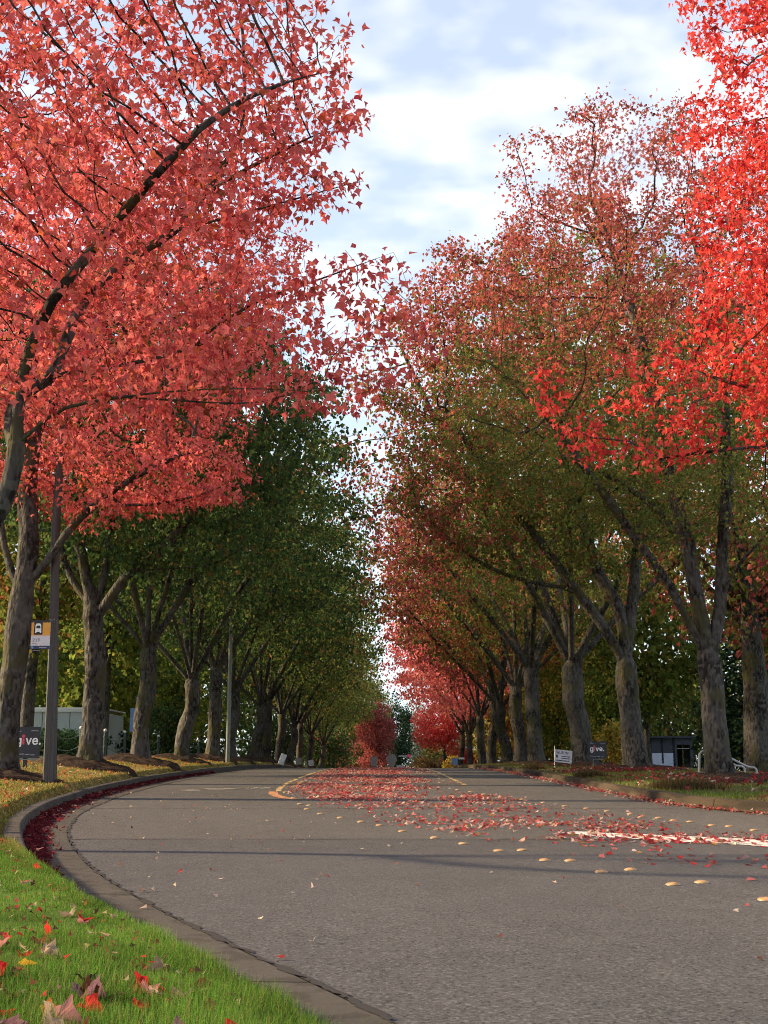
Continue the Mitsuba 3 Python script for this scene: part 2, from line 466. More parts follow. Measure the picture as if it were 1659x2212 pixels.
# footway behind the left verge
yw = np.arange(-40, 90, .6)
ow = np.linspace(2.3, 3.9, 5)
X = xB(yw)[:, None] - ow[None, ::-1]
Y = np.broadcast_to(yw[:, None], X.shape)
put(struct('footway'), grid(X, Y, zg(X, Y, False) + .03), 'concrete_mat', smooth=True)


# ------------------------------------------------------------------ leaves
def outline(kind):
    if kind == 'maple':
        o = [(0, 0), (.31, .02), (.32, .20), (.54, .47), (.33, .53), (.25, .68), (0, 1.0)]
    elif kind == 'lobed':
        o = [(0, 0), (.50, .30), (.18, .50), (0, 1.0)]
    else:
        o = [(0, 0), (.42, .42), (0, 1.0)]
    o = o + [(-x, y) for x, y in o[-2:0:-1]]
    o = np.array(o)
    n = len(o)
    F = np.array([[0, i, i + 1] for i in range(1, n - 1)])
    return o, F


SHAPES = {k: outline(k) for k in ('maple', 'lobed', 'kite')}


def leaf_mesh(P, tip, nor, size, col, kind, curl=0.25):
    """P, tip, nor, col: (n, 3), size (n,): leaves hanging by their base from P."""
    o, F = SHAPES[kind]
    tip = tip / (np.linalg.norm(tip, axis=1, keepdims=True) + 1e-9)
    side = np.cross(nor, tip)
    side /= np.linalg.norm(side, axis=1, keepdims=True) + 1e-9
    nor = np.cross(tip, side)
    lx, ly = o[:, 0], o[:, 1]
    curl = np.broadcast_to(curl, (len(P),))
    lift = curl[:, None] * (np.abs(lx)[None] * 1.1 - (ly[None] ** 2) * 0.8)
    v = P[:, None] + size[:, None, None] * (lx[None, :, None] * side[:, None] + ly[None, :, None] * tip[:, None] + lift[..., None] * nor[:, None])
    k = len(o)
    f = (F[None] + (np.arange(len(P)) * k)[:, None, None]).reshape(-1, 3)
    return v.reshape(-1, 3), f, np.repeat(col, k, axis=0)


def pick(rng, palette, n, jitter=.18):
    pal = np.array([c[:3] for c in palette], float)
    w = np.array([c[3] for c in palette], float)
    c = pal[rng.choice(len(pal), n, p=w / w.sum())]
    return np.clip(c * (1 + rng.normal(0, jitter, (n, 1))) * (1 + rng.normal(0, .05, (n, 3))), .004, .9)


# ------------------------------------------------------------------ trees
def grow(seeds, attr, step, infl, kill, rng, iters=70, up=.04):
    pos, par = [], []
    for k, poly in enumerate(seeds):
        p = np.asarray(poly, float)
        d = np.concatenate([[0], np.cumsum(np.linalg.norm(np.diff(p, axis=0), axis=1))])
        s = np.linspace(0, d[-1], max(2, int(round(d[-1] / step)) + 1))
        cs = [PchipInterpolator(d, p[:, j])(s) for j in range(3)]
        q = np.stack(cs, 1)
        if k == 0:
            last = -1
        else:
            last = int(np.argmin(np.linalg.norm(np.array(pos) - q[0], axis=1)))
            q = q[1:]
        for x in q:
            pos.append(x)
            par.append(last)
            last = len(pos) - 1
    nseed = len(pos)
    pos, par = np.array(pos), np.array(par)
    trunk_top = len(np.asarray(seeds[0]))
    zmin = seeds[0][-1][2] * 0.8
    for it in range(iters):
        if not len(attr):
            break
        ok = np.where(pos[:, 2] >= zmin)[0]
        d, i = cKDTree(pos[ok]).query(attr)
        i = ok[i]
        m = d < infl
        if not m.any():
            break
        dirs = np.zeros_like(pos)
        np.add.at(dirs, i[m], (attr[m] - pos[i[m]]) / d[m][:, None])
        who = np.where(np.abs(dirs).sum(1) > 1e-6)[0]
        v = dirs[who]
        v = v / np.linalg.norm(v, axis=1, keepdims=True) + rng.normal(0, .16, v.shape) + [0, 0, up]
        new = pos[who] + step * v / np.linalg.norm(v, axis=1, keepdims=True)
        dd, _ = cKDTree(pos).query(new)
        g = dd > step * .45
        if not g.any():
            break
        pos = np.vstack([pos, new[g]])
        par = np.concatenate([par, who[g]])
        da, _ = cKDTree(new[g]).query(attr)
        attr = attr[da > kill]
    return pos, par


def finish(pos, par, base_r, tip_r):
    n = len(pos)
    tips = np.zeros(n)
    kids = [[] for _ in range(n)]
    for i in range(n):
        if par[i] >= 0:
            kids[par[i]].append(i)
    order = list(range(n))
    order.sort(key=lambda i: -i)
    # parents always precede children
    for i in order:
        if not kids[i]:
            tips[i] = 1
        if par[i] >= 0:
            tips[par[i]] += tips[i]
    e = math.log(base_r / tip_r) / math.log(max(tips[0], 2))
    rad = tip_r * tips ** e
    return rad, tips, kids


def wood(pos, par, rad, kids, z0, minr=.0, flare=.55, rng=None, detail=1.0):
    chains = []
    stack = [(0, None)]
    while stack:
        i, start = stack.pop()
        c = [start] if start is not None else []
        c.append(i)
        cur = i
        while kids[cur]:
            k = sorted(kids[cur], key=lambda j: -rad[j])
            for o in k[1:]:
                stack.append((o, cur))
            cur = k[0]
            c.append(cur)
        if len(c) < 2:
            continue
        rr = rad[c].copy()
        if start is not None:
            rr[0] = min(rr[0], rr[1] * 1.25)
        if rr.max() < minr:
            continue
        p = pos[c]
        s = 14 if rr.max() > .12 else 8 if rr.max() > .045 else 5 if rr.max() > .015 else 3
        if start is None:                       # the trunk: flare, knots and resampling
            d = np.concatenate([[0], np.cumsum(np.linalg.norm(np.diff(p, axis=0), axis=1))])
            t = np.arange(0, d[-1], .07 if detail > .5 else .2)
            p = np.stack([np.interp(t, d, p[:, k]) for k in range(3)], 1)
            rr = np.interp(t, d, rr)
            h = p[:, 2] - z0
            s = 24 if detail > .5 else 12
            ang = np.arange(s) * 2 * np.pi / s
            q = np.stack([np.cos(ang)[None] * 1.3 + 0 * h[:, None], np.sin(ang)[None] * 1.3 + 0 * h[:, None], h[:, None] * 1.1 + 0 * ang[None]], -1)
            nz = meshkit.fbm(q + p[0] * 3.1, 3, 4) - .5
            root = np.exp(-np.maximum(h, 0) / .27)[:, None] * (1.5 * flare * (.7 + .5 * np.cos(ang * 5 + p[0, 1])[None]))
            nz2 = meshkit.fbm(q * [3.2, 3.2, 2.2] + p[0] * 1.7, 3, 8) - .5
            rr = rr[:, None] * (1 + .46 * nz + .24 * nz2 + root)
        elif rr.max() > .045:
            ang = np.arange(s) * 2 * np.pi / s
            nz = meshkit.noise(np.stack([np.cos(ang)[None] + 0 * rr[:, None], np.sin(ang)[None] + 0 * rr[:, None], np.arange(len(rr))[:, None] * .8 + p[0, 0] * 7 + 0 * ang[None]], -1), 6) - .5
            rr = rr[:, None] * (1 + .3 * nz)
        chains.append((p, rr, s))
    return tubes(chains)


def ellipsoid_points(rng, c, rad, n, rough=.3, freq=.55, hollow=0.0, seed=0, zmin=None):
    out = []
    got = 0
    while got < n:
        q = rng.uniform(-1.35, 1.35, (n * 4, 3))
        rr = np.linalg.norm(q, axis=1)
        w = q * rad + c
        lim = 1 + rough * 2 * (meshkit.fbm(w * freq, 3, seed) - .5)
        m = (rr < lim) & (rr > hollow * rng.uniform(0, 1, len(rr)))
        if zmin is not None:
            m &= w[:, 2] > zmin
        out.append(w[m])
        got += m.sum()
    return np.vstack(out)[:n]


def tree_leaves(rng, pos, par, rad, tips, n, size, kind, palette, spread, maxr, colour=None, out=None, droop=.9):
    """n leaves on the thin twigs of a skeleton."""
    thin = np.where((rad < maxr) & (par >= 0))[0]
    w = 1.0 / np.maximum(tips[thin], 1) ** .4
    i = thin[rng.choice(len(thin), n, p=w / w.sum())]
    t = rng.uniform(0, 1, (n, 1))
    P = pos[i] * t + pos[par[i]] * (1 - t)
    off = rng.normal(0, 1, (n, 3)) * spread * [1, 1, .7]
    P = P + off
    tip = rng.normal(0, .55, (n, 3)) + [0, 0, -droop] + off / (np.linalg.norm(off, axis=1, keepdims=True) + 1e-6) * .35
    nor = rng.normal(0, 1, (n, 3)) + [0, 0, .5]
    sz = size * np.clip(rng.normal(1, .22, n), .5, 1.5)
    col = pick(rng, palette, n) if colour is None else colour(P, rng)
    return leaf_mesh(P, tip, nor, sz, col, kind, rng.uniform(.0, .45, n))


RED0 = [(.75, .195, .180, 5), (.67, .145, .138, 4), (.76, .21, .165, 2), (.52, .085, .085, 2), (.58, .15, .07, .8), (.28, .08, .04, .4)]
BRIGHT = [(.70, .085, .072, 6), (.62, .065, .060, 3), (.78, .16, .12, 2), (.55, .06, .058, 2), (.62, .17, .07, .4)]
WINE = [(.32, .09, .085, 4), (.24, .07, .065, 3), (.28, .09, .06, 1)]
CORAL = [(.80, .27, .22, 4), (.72, .20, .17, 3), (.84, .36, .28, 2), (.62, .14, .12, 1)]
DEEP = [(.42, .105, .095, 4), (.31, .078, .070, 3), (.50, .15, .12, 2), (.36, .13, .06, 2), (.24, .07, .04, 1)]
OLIVE = [(.145, .190, .048, 4), (.19, .215, .058, 3), (.22, .175, .055, 1.6), (.105, .15, .042, 2), (.30, .17, .065, .8)]
GREEN = [(.064, .115, .042, 4), (.085, .140, .042, 3), (.052, .095, .042, 3), (.13, .155, .045, 1.2), (.18, .12, .045, .6)]
LIME = [(.17, .22, .045, 4), (.22, .25, .055, 3), (.12, .18, .040, 3), (.30, .27, .06, 1)]
RUST = [(.30, .13, .050, 4), (.24, .15, .050, 3), (.36, .11, .05, 2), (.16, .13, .04, 2)]
GOLD = [(.50, .36, .06, 4), (.42, .33, .08, 3), (.30, .30, .07, 2), (.5, .24, .05, 1)]


def mixer(pa, pb, f):
    """Leaves from two palettes; f(P) gives the share of the second, patchy from bough to bough."""
    def c(P, rng):
        k = f(P) + .9 * (meshkit.fbm(P * .9, 3, 21) - .5) + rng.normal(0, .22, len(P))
        a, b = pick(rng, pa, len(P)), pick(rng, pb, len(P))
        return np.where((k > .5)[:, None], b, a)
    return c


# the first maple on the left, trunk outside the frame; its limbs reach in over the lawn and road
def tree(name, label, group, base, seeds, envelopes, step, infl, kill, nattr, base_r, tip_r, leaves, seed, minr=0.0, detail=1.0):
    rng = RS(seed)
    attr = np.vstack([ellipsoid_points(rng, np.array(c, float), np.array(rd, float), int(nattr * w), rough=ro, seed=seed + j) for j, (c, rd, w, ro) in enumerate(envelopes)])
    pos, par = grow(seeds, attr, step, infl, kill, rng)
    rad, tips, kids = finish(pos, par, base_r, tip_r)
    k = thing(name, label, 'tree', group)
    part(k, 'trunk', wood(pos, par, rad, kids, base[2], minr, detail=detail), 'bark_mat', smooth=True)
    V, F, C, o = [], [], [], 0
    for spec in leaves:
        v, f, c = tree_leaves(rng, pos, par, rad, tips, **spec)
        V.append(v); F.append(f + o); C.append(c); o += len(v)
    part(k, 'crown', (np.vstack(V), np.vstack(F)), 'leaf_mat', color=np.vstack(C), kind='stuff')
    return k


def base_at(x, y, sink=.12):
    return np.array([x, y, float(zg(x, y, False)) - sink])


# T0
b = base_at(-4.55, 11.3)
fork = b + [.25, -.25, 1.85]
A = lambda u, v, D: at(u, v, D - 0.8)
tree('maple_tree', 'nearest left maple, its dark limbs and red leaves reaching in from the left edge', None, b,
     [[b, b + [.1, 0, .9], fork],
      [fork, A(-40, 1160, 10.1), A(10, 1080, 10), A(35, 960, 10)],
      [A(35, 960, 10), A(69, 932, 9.95), A(135, 883, 9.9), A(253, 859, 9.8), A(408, 843, 9.7), A(678, 847, 9.5)],
      [A(253, 859, 9.8), A(408, 867, 9.9), A(531, 871, 10.1), A(637, 847, 10.3)],
      [A(35, 960, 10), A(24, 888, 10.2), A(123, 810, 10.3), A(184, 800, 10.3), A(306, 781, 10.5), A(408, 753, 10.7), A(498, 724, 10.8)],
      [A(35, 960, 10), A(41, 855, 10), A(74, 732, 9.9), A(114, 650, 9.8), A(200, 540, 9.6), A(300, 420, 9.3), A(430, 280, 9.0)],
      [A(123, 810, 10.3), A(190, 640, 10.6), A(280, 560, 10.8), A(375, 500, 11), A(440, 420, 11.2), A(520, 300, 11.4)],
      [fork, fork + [-.2, .3, 1.6], fork + [.1, .6, 3.6], fork + [.3, .7, 5.6]],
      [fork, fork + [-.8, -.2, 1.5], fork + [-1.8, -.3, 3.2]],
      [A(408, 753, 10.7), A(560, 650, 10.6), A(700, 600, 10.5), A(850, 545, 10.4)],
      [A(430, 280, 9.0), A(560, 200, 9.1), A(740, 150, 9.2)], [A(440, 420, 11.2), A(600, 330, 10.8), A(780, 250, 10.4)], [A(375, 500, 11), A(600, 440, 10.5), A(745, 400, 10.2)]],
     [((-3.85, 9.7, 6.75), (3.55, 3.5, 3.65), .74, .30), ((-1.7, 9.1, 5.25), (1.45, 1.8, 2.1), .17, .45), ((-.55, 9.4, 4.1), (1.1, .9, .66), .05, .55)],
     .16, 1.5, .25, 9000, .102, .0022,
     [dict(n=37000, size=.067, kind='lobed', palette=RED0, spread=.062, maxr=.0095), dict(n=14000, size=.056, kind='kite', palette=RED0, spread=.07, maxr=.0095)], 101)

# RT0
A = at
b = base_at(8.6, 12.2)
fork = b + [-.2, 0, 2.6]
tree('maple_tree', 'brilliant red maple nearest on the right, its crown filling the upper right corner', None, b,
     [[b, b + [0, 0, 1.2], fork],
      [fork, fork + [-1.2, -.2, 1.6], fork + [-3.0, -.5, 3.4], fork + [-4.4, -.6, 5.8]],
      [fork, fork + [-.6, .3, 2.2], fork + [-1.8, .6, 5.0], fork + [-2.4, .5, 7.6]],
      [fork, fork + [.4, -.3, 2.5], fork + [1.0, -.4, 6.0]],
      [fork, at(1659, 965, 12.1), at(1540, 975, 12.0), at(1430, 990, 11.9)],
      [fork, at(1659, 845, 12.6), at(1590, 830, 12.6), at(1500, 800, 12.7)]],
     [((6.7, 12.0, 7.4), (3.5, 3.6, 4.4), .9, .24), ((4.3, 12.3, 5.3), (1.1, 1.2, .9), .05, .6), ((2.6, 12.2, 4.5), (1.2, .9, .6), .006, .6), ((2.7, 11.9, 3.75), (1.0, .5, .22), .004, .5)],
     .19, 1.7, .30, 7000, .24, .0033,
     [dict(n=84000, size=.066, kind='lobed', palette=BRIGHT, spread=.085, maxr=.012)], 202)

# T1
b = base_at(-6.3, 21)
fk = A(48, 1290, 21)
tree('maple_tree', 'red maple with pale grey trunk just left of the bus stop', 'maples lining the left side of the road', b,
     [[b, A(22, 1500, 21), fk],
      [fk, A(62, 1180, 21), A(60, 1080, 21.1), A(66, 940, 21.2), A(75, 700, 21.2)],
      [fk, A(15, 1200, 21.1), A(-10, 1080, 21.3), A(-60, 900, 21.6)],
      [A(55, 1265, 21), A(100, 1215, 20.9), A(155, 1137, 20.8), A(229, 1071, 20.6), A(408, 977, 20.2)],
      [A(229, 1090, 20.6), A(320, 1090, 20.5), A(408, 1075, 20.3), A(480, 1050, 20)],
      [A(66, 940, 21.2), A(160, 800, 21.4), A(260, 640, 21.8)]],
     [((-5.6, 21, 8.7), (4.2, 4.4, 3.7), .85, .26), ((-3.9, 20.5, 5.5), (2.2, 2.0, .7), .12, .4)],
     .26, 2.0, .42, 4500, .205, .005,
     [dict(n=46000, size=.08, kind='lobed', palette=RED0, spread=.12, maxr=.016)], 303)

# T2
b = base_at(-6.25, 27)
fk = A(200, 1310, 27)
tree('maple_tree', 'dark green maple with thick mossy trunk just right of the bus stop post', 'maples lining the left side of the road', b,
     [[b, A(204, 1480, 27), fk],
      [fk, A(150, 1240, 27.2), A(130, 1180, 27.3), A(110, 1040, 27.6)],
      [fk, A(178, 1210, 26.9), A(160, 1120, 26.8), A(165, 950, 26.6)],
      [fk, A(222, 1260, 27), A(235, 1190, 27.3), A(250, 1050, 27.8)],
      [A(215, 1330, 27), A(250, 1275, 26.7), A(290, 1235, 26.5), A(340, 1230, 26.2), A(430, 1225, 25.9), A(520, 1185, 25.6)],
      [A(290, 1235, 26.5), A(345, 1190, 26.4), A(400, 1130, 26.2), A(470, 1040, 25.9)]],
     [((-5.8, 27, 8.6), (4.4, 4.2, 3.7), .85, .26), ((-3.6, 26, 7.1), (1.9, 1.8, .8), .13, .4)],
     .3, 2.2, .5, 3200, .23, .006,
     [dict(n=34000, size=.105, kind='kite', palette=GREEN, spread=.15, maxr=.02)], 404)

# RT1
b = base_at(6.22, 23.6)
fk = A(1530, 1430, 23.6)
tree('maple_tree', 'olive and red maple with broad forked trunk beside the handrail', 'maples lining the right side of the road', b,
     [[b, A(1541, 1530, 23.6), fk],
      [fk, A(1480, 1330, 23.4), A(1430, 1240, 23.2), A(1385, 1180, 23.1), A(1300, 1060, 22.8), A(1180, 900, 22.4)],
      [fk, A(1500, 1260, 23.6), A(1485, 1180, 23.6), A(1440, 1000, 23.7), A(1390, 760, 23.8), A(1300, 480, 23.9)],
      [fk, A(1556, 1300, 23.6), A(1560, 1200, 23.6), A(1570, 1000, 23.8), A(1555, 760, 24), A(1490, 500, 24)],
      [A(1556, 1300, 23.6), A(1590, 1230, 23.4), A(1640, 1170, 23.2), A(1720, 1060, 23)],
      [A(1485, 1180, 23.6), A(1400, 1085, 24), A(1250, 1000, 24.4)]],
     [((5.2, 23.6, 9.3), (3.9, 4.2, 4.4), .8, .26), ((3.3, 22.8, 7.2), (2.4, 2.6, 1.9), .2, .35)],
     .26, 2.0, .42, 5000, .225, .005,
     [dict(n=50000, size=.074, kind='lobed', palette=OLIVE, spread=.12, maxr=.016, colour=mixer(OLIVE, DEEP, lambda P: .05 + .95 * ss(P[:, 2], 5.8, 11.0)))], 505)

# RT2
b = base_at(6.3, 31.5)
fk = A(1352, 1440, 31.5)
tree('maple_tree', 'leaning forked maple between the right-hand give sign and the blue shed wall', 'maples lining the right side of the road', b,
     [[b, A(1362, 1560, 31.5), fk],
      [fk, A(1300, 1350, 31.3), A(1240, 1270, 31.1), A(1190, 1200, 31), A(1080, 1060, 30.6), A(960, 880, 30)],
      [fk, A(1340, 1330, 31.5), A(1290, 1230, 31.6), A(1240, 1050, 31.8), A(1180, 760, 32), A(1090, 560, 32)],
      [fk, A(1362, 1330, 31.6), A(1375, 1210, 31.8), A(1390, 1000, 32), A(1330, 700, 32.2)],
      [A(1240, 1270, 31.1), A(1120, 1250, 30.8), A(1000, 1190, 30.4), A(900, 1080, 30)]],
     [((4.9, 31.5, 10.2), (5.0, 4.8, 4.9), .75, .26), ((2.2, 30.6, 8.2), (2.4, 2.6, 2.9), .15, .35), ((2.3, 30.8, 12.0), (2.1, 2.3, 2.3), .13, .4)],
     .32, 2.4, .52, 4500, .27, .006,
     [dict(n=54000, size=.094, kind='kite', palette=OLIVE, spread=.15, maxr=.02, colour=mixer(OLIVE, DEEP, lambda P: .0 + .50 * ss(-P[:, 0], -5.0, -1.0) + .35 * ss(P[:, 2], 9, 14)))], 606)


# the other street trees: three grown forms, each set down turned and scaled with leaves of its own
def form(seed, r_crown, ztop, zfork, lean=0.0):
    rng = RS(seed)
    b = np.array([0, 0, -.12])
    fk = np.array([lean, 0, zfork])
    seeds = [[b, np.array([lean * .2, .06, zfork * .35]), np.array([lean * 1.1, -.05, zfork * .7]), fk]]
    k = rng.randint(5, 7)
    for j in range(k):
        a = 2 * np.pi * (j + rng.uniform(-.25, .25)) / k
        ro = rng.uniform(.35, .75) * r_crown
        hh = rng.uniform(.45, .8) * (ztop - zfork)
        d = np.array([math.cos(a), math.sin(a), 0])
        seeds.append([fk, fk + d * ro * .3 + [0, 0, hh * .3], fk + d * ro * .65 + [0, 0, hh * .62], fk + d * ro + [0, 0, hh]])
    seeds.append([fk, fk + [.1, .1, (ztop - zfork) * .35], fk + [.1, -.1, (ztop - zfork) * .7]])
    zc = (ztop + zfork) / 2 + .95
    attr = ellipsoid_points(rng, np.array([0, 0, zc]), np.array([r_crown, r_crown, (ztop - zfork) / 2 - .55]), 1700, rough=.26, seed=seed)
    pos, par = grow(seeds, attr, .42, 3.2, .7, rng)
    rad, tips, kids = finish(pos, par, .215, .008)
    return pos, par, rad, tips, kids


FORMS = [form(11, 5.4, 12.0, 2.9, .12), form(12, 5.8, 12.6, 2.5, -.25), form(13, 5.2, 11.6, 3.2, .2)]
FWOOD = [wood(p, q, rd, kd, -.12, minr=.012, detail=.3) for p, q, rd, tp, kd in FORMS]


def street_tree(x, y, k, rot, sc, palette, n, size, label, group, seed, girth=1.0, colour=None, kind='kite', cat='tree', name='maple_tree', wide=1.0):
    rng = RS(seed)
    pos, par, rad, tips, kids = FORMS[k]
    z = float(zg(x, y, False))
    c, s = math.cos(rot), math.sin(rot)
    R = np.diag([wide, wide, 1.0]) @ np.array([[c, -s, 0], [s, c, 0], [0, 0, 1]])
    key = thing(name, label, cat, group)
    W = FWOOD[k][0].copy()
    part(key, 'trunk', (W @ R.T * sc + [x, y, z], FWOOD[k][1]), 'bark_mat', smooth=True)
    P = pos @ R.T * sc + [x, y, z]
    v, f, cl = tree_leaves(rng, P, par, rad, tips, n, size, kind, palette, .24 * sc, .03, colour=colour)
    part(key, 'crown', (v, f), 'leaf_mat', color=cl, kind='stuff')
    return key


ORD = ['third', 'fourth', 'fifth', 'sixth', 'seventh', 'eighth', 'ninth', 'tenth', 'eleventh', 'twelfth', 'thirteenth', 'fourteenth', 'fifteenth']
GL = 'maples lining the left side of the road'
GR = 'maples lining the right side of the road'
left_rows = [(33.0, -6.3), (39.6, -6.3), (46.6, -6.3), (52.3, -6.3), (62, -6.3), (67.6, -6.3), (76.4, -6.25), (83.5, -6.2), (91, -6.1), (101, -5.9), (112, -5.6), (124, -5.0), (137, -4.0)]
for i, (y, x) in enumerate(left_rows):
    mixg = mixer(GREEN, OLIVE, lambda P, i=i: .12 + .06 * i)
    street_tree(x, y, i % 3, 1.1 + i * 2.1, [1.0, .96, .99, .95, 1.0, .97, 1.0, .96, .95, .95, .9, .9, .85][i], GREEN, 20000 if i < 4 else 11000, .13 if i < 4 else .185,
                f'green-leaved maple, {ORD[i]} trunk from the left in the row beside the left kerb', GL, 700 + i, colour=mixg, wide=[1.05, 1.08, 1.12, 1.16, 1.17, 1.18, 1.18, 1.18, 1.16, 1.12, 1.1, 1.1, 1.1][i])
right_rows = [(38.6, 6.1), (51.5, 6.2), (58, 6.2), (64.5, 6.2), (73, 6.2), (80, 6.2), (90, 6.0), (99, 5.9)]
names_r = ['dark-stemmed maple behind the white race sign, third trunk from the right edge', 'maple with slightly leaning grey trunk, fourth from the right in the right-hand row',
           'rusty-leaved maple, fifth from the right in the right-hand row', 'rusty-leaved maple, sixth from the right in the right-hand row', 'brownish maple, seventh from the right in the right-hand row',
           'reddish maple, eighth from the right in the right-hand row', 'bright red sunlit maple far down the right-hand row, glowing over the road', 'far red maple at the end of the right-hand row']
for i, (y, x) in enumerate(right_rows):
    pa, pb, k = [(OLIVE, DEEP, .5), (OLIVE, DEEP, .5), (OLIVE, DEEP, .5), (RUST, DEEP, .4), (OLIVE, DEEP, .45), (DEEP, RED0, .5), (CORAL, RED0, .25), (CORAL, RED0, .3)][i]
    street_tree(x, y, (i + 1) % 3, .4 + i * 1.7, [1.2, 1.16, 1.14, 1.1, 1.1, 1.05, .95, .9][i], OLIVE, 22000 if i < 3 else 12000, .135 if i < 3 else .19,
                names_r[i], GR, 800 + i, colour=mixer(pa, pb, lambda P, k=k: k - .30 + .45 * ss(-P[:, 0], -5.0, -.5)), wide=[1.28, 1.28, 1.24, 1.2, 1.16, 1.14, 1.14, 1.12][i])


# ------------------------------------------------------------------ background trees and shrubs
def bush(name, label, cat, x, y, rx, ry, h, palette, n, size, seed, group=None, base=0.0, trunk=0.0, rough=.35, colour=None, z=None, lumps=5):
    rng = RS(seed)
    z0 = float(zg(x, y, False)) if z is None else z
    key = thing(name, label, cat, group)
    hh = (h - base) / 2
    if trunk:
        pts = [[x, y, z0 - .2], [x + rng.uniform(-.1, .1), y, z0 + base * .6 + .3], [x + rng.uniform(-.3, .3), y, z0 + base + hh]]
        ch = [(np.array(pts), np.array([trunk * 1.25, trunk, trunk * .55]), 9)]
        for j in range(7):
            a = rng.uniform(0, 6.28)
            q0 = np.array(pts[1]) * .6 + np.array(pts[2]) * .4 + [0, 0, rng.uniform(-.5, .5) * hh * .4]
            ch.append((np.array([q0, q0 + [math.cos(a) * rx * .35, math.sin(a) * ry * .35, hh * .35], q0 + [math.cos(a) * rx * .75, math.sin(a) * ry * .75, hh * .75]]), np.array([.45, .3, .1]) * trunk, 5))
        part(key, 'trunk', tubes(ch), 'bark_mat', smooth=True)
    else:
        ch = []
        for j in range(6):
            a = rng.uniform(0, 6.28)
            ch.append((np.array([[x, y, z0 - .1], [x + math.cos(a) * rx * .3, y + math.sin(a) * ry * .3, z0 + h * .4], [x + math.cos(a) * rx * .6, y + math.sin(a) * ry * .6, z0 + h * .75]]), np.array([.03, .02, .008]), 4))
        part(key, 'stem', tubes(ch), 'bark_mat', smooth=True)
    c = np.array([x, y, z0 + base + hh])
    R = np.array([rx, ry, hh])
    P = ellipsoid_points(rng, c, R, n // 2, rough=rough, freq=1.6 / max(rx, 1), hollow=.75, seed=seed)
    cent = ellipsoid_points(rng, c, R * .85, max(4, n // 90), rough=rough, freq=1.6 / max(rx, 1), hollow=.6, seed=seed)
    i = rng.randint(0, len(cent), n - len(P))
    P = np.vstack([P, cent[i] + rng.normal(0, 1, (len(i), 3)) * R * .11])
    P[:, 2] = np.maximum(P[:, 2], z0 + .03)
    tip = rng.normal(0, .6, P.shape) + [0, 0, -.5] + (P - c) / R * .4
    nor = rng.normal(0, 1, P.shape) + [0, 0, .6]
    col = pick(rng, palette, len(P)) if colour is None else colour(P, rng)
    v, f, cl = leaf_mesh(P, tip, nor, size * np.clip(rng.normal(1, .25, len(P)), .5, 1.6), col, 'kite', .2)
    part(key, 'foliage' if not trunk else 'crown', (v, f), 'leaf_mat', color=cl, kind='stuff')
    return key


GB = 'trees standing behind the left-hand row'
for i, (x, y, rx, h, pal, base) in enumerate([(-16, 52, 3.6, 8.5, LIME, 1.2), (-13.5, 60, 3.2, 7.5, LIME, .8), (-19.5, 64, 4.2, 10, LIME, 1.5), (-14, 70, 3.6, 8, LIME, .8), (-20, 82, 5.0, 11.5, GREEN, 1.2),
                                              (-14, 84, 4.2, 10, LIME, .8), (-27, 74, 5, 12, GREEN, 1.5), (-14, 98, 4.5, 10.5, GREEN, .8), (-23, 100, 6, 13, LIME, 1), (-31, 96, 6, 13, GREEN, 1), (-40, 110, 8, 15, GREEN, 1),
                                              (-11, 112, 4.5, 11, GREEN, .6)]):
    bush('leafy_tree', 'leafy green tree in the sunlit mass behind the left-hand trunks', 'tree', x, y, rx, rx, h, pal, 5200, .29, 900 + i, GB, base, .16, colour=mixer(pal, OLIVE if pal is GREEN else GREEN, lambda P: .2 + 0 * P[:, 0]))
# two dark trunks seen between the first street trees
bush('leafy_tree', 'green tree with slim dark trunk in front of the pale panel wall', 'tree', -9.75, 34.5, 2.2, 2.2, 7.6, OLIVE, 5000, .16, 930, None, 3.0, .17, colour=mixer(LIME, RUST, lambda P: .3 + 0 * P[:, 0]))
bush('leafy_tree', 'green tree with narrow trunk behind the mossy trunk by the bollards', 'tree', -10.1, 45.5, 2.4, 2.4, 8.2, LIME, 5000, .18, 931, None, 3.2, .16, colour=mixer(LIME, GREEN, lambda P: .4 + 0 * P[:, 0]))
# low evergreen hedge shrubs behind the chain posts
GH = 'low dark shrubs behind the chain posts'
for i, (x, y, rx, h) in enumerate([(-10.9, 25, 1.2, .8), (-11.0, 29, 1.3, .85), (-11.2, 37, 1.5, .9), (-11.3, 41, 1.6, 1.0), (-11.3, 45, 1.6, .95), (-11.3, 50, 1.7, 1.0), (-11.2, 55, 1.7, 1.0), (-11.3, 61, 1.8, 1.1), (-11.4, 68, 2, 1.2), (-11.4, 76, 2, 1.2)]):
    bush('evergreen_shrub', 'low dark evergreen shrub behind the chained posts', 'shrub', x, y, rx, rx * 1.1, h, [(.018, .045, .022, 3), (.028, .06, .028, 2), (.05, .08, .03, 1)], 2600, .10, 950 + i, GH)
bush('low_shrub', 'dark rounded shrub low behind the far left trunks at the crest', 'shrub', -8.6, 96, 2.6, 2.2, 3.6, GREEN, 6000, .17, 966)
bush('low_shrub', 'broad dark shrub at the far left bend beyond the last trunks', 'shrub', -6.2, 118, 3.2, 2.2, 4.6, GREEN, 7000, .19, 967, colour=mixer(GREEN, DEEP, lambda P: .15 + 0 * P[:, 0]))
bush('round_shrub', 'round clipped green bush between the fourth and fifth trunks of the left row', 'shrub', -9.3, 54, 1.0, 1.0, 2.3, GREEN, 3000, .12, 965)
bush('spreading_tree', 'large dark green spreading tree where the road bends at the far left end', 'tree', -5.0, 148, 6.0, 4, 8.0, GREEN, 16000, .24, 970, None, .2, .2, colour=mixer(GREEN, OLIVE, lambda P: .2 + .5 * ss(P[:, 2], 2.5, 5)))
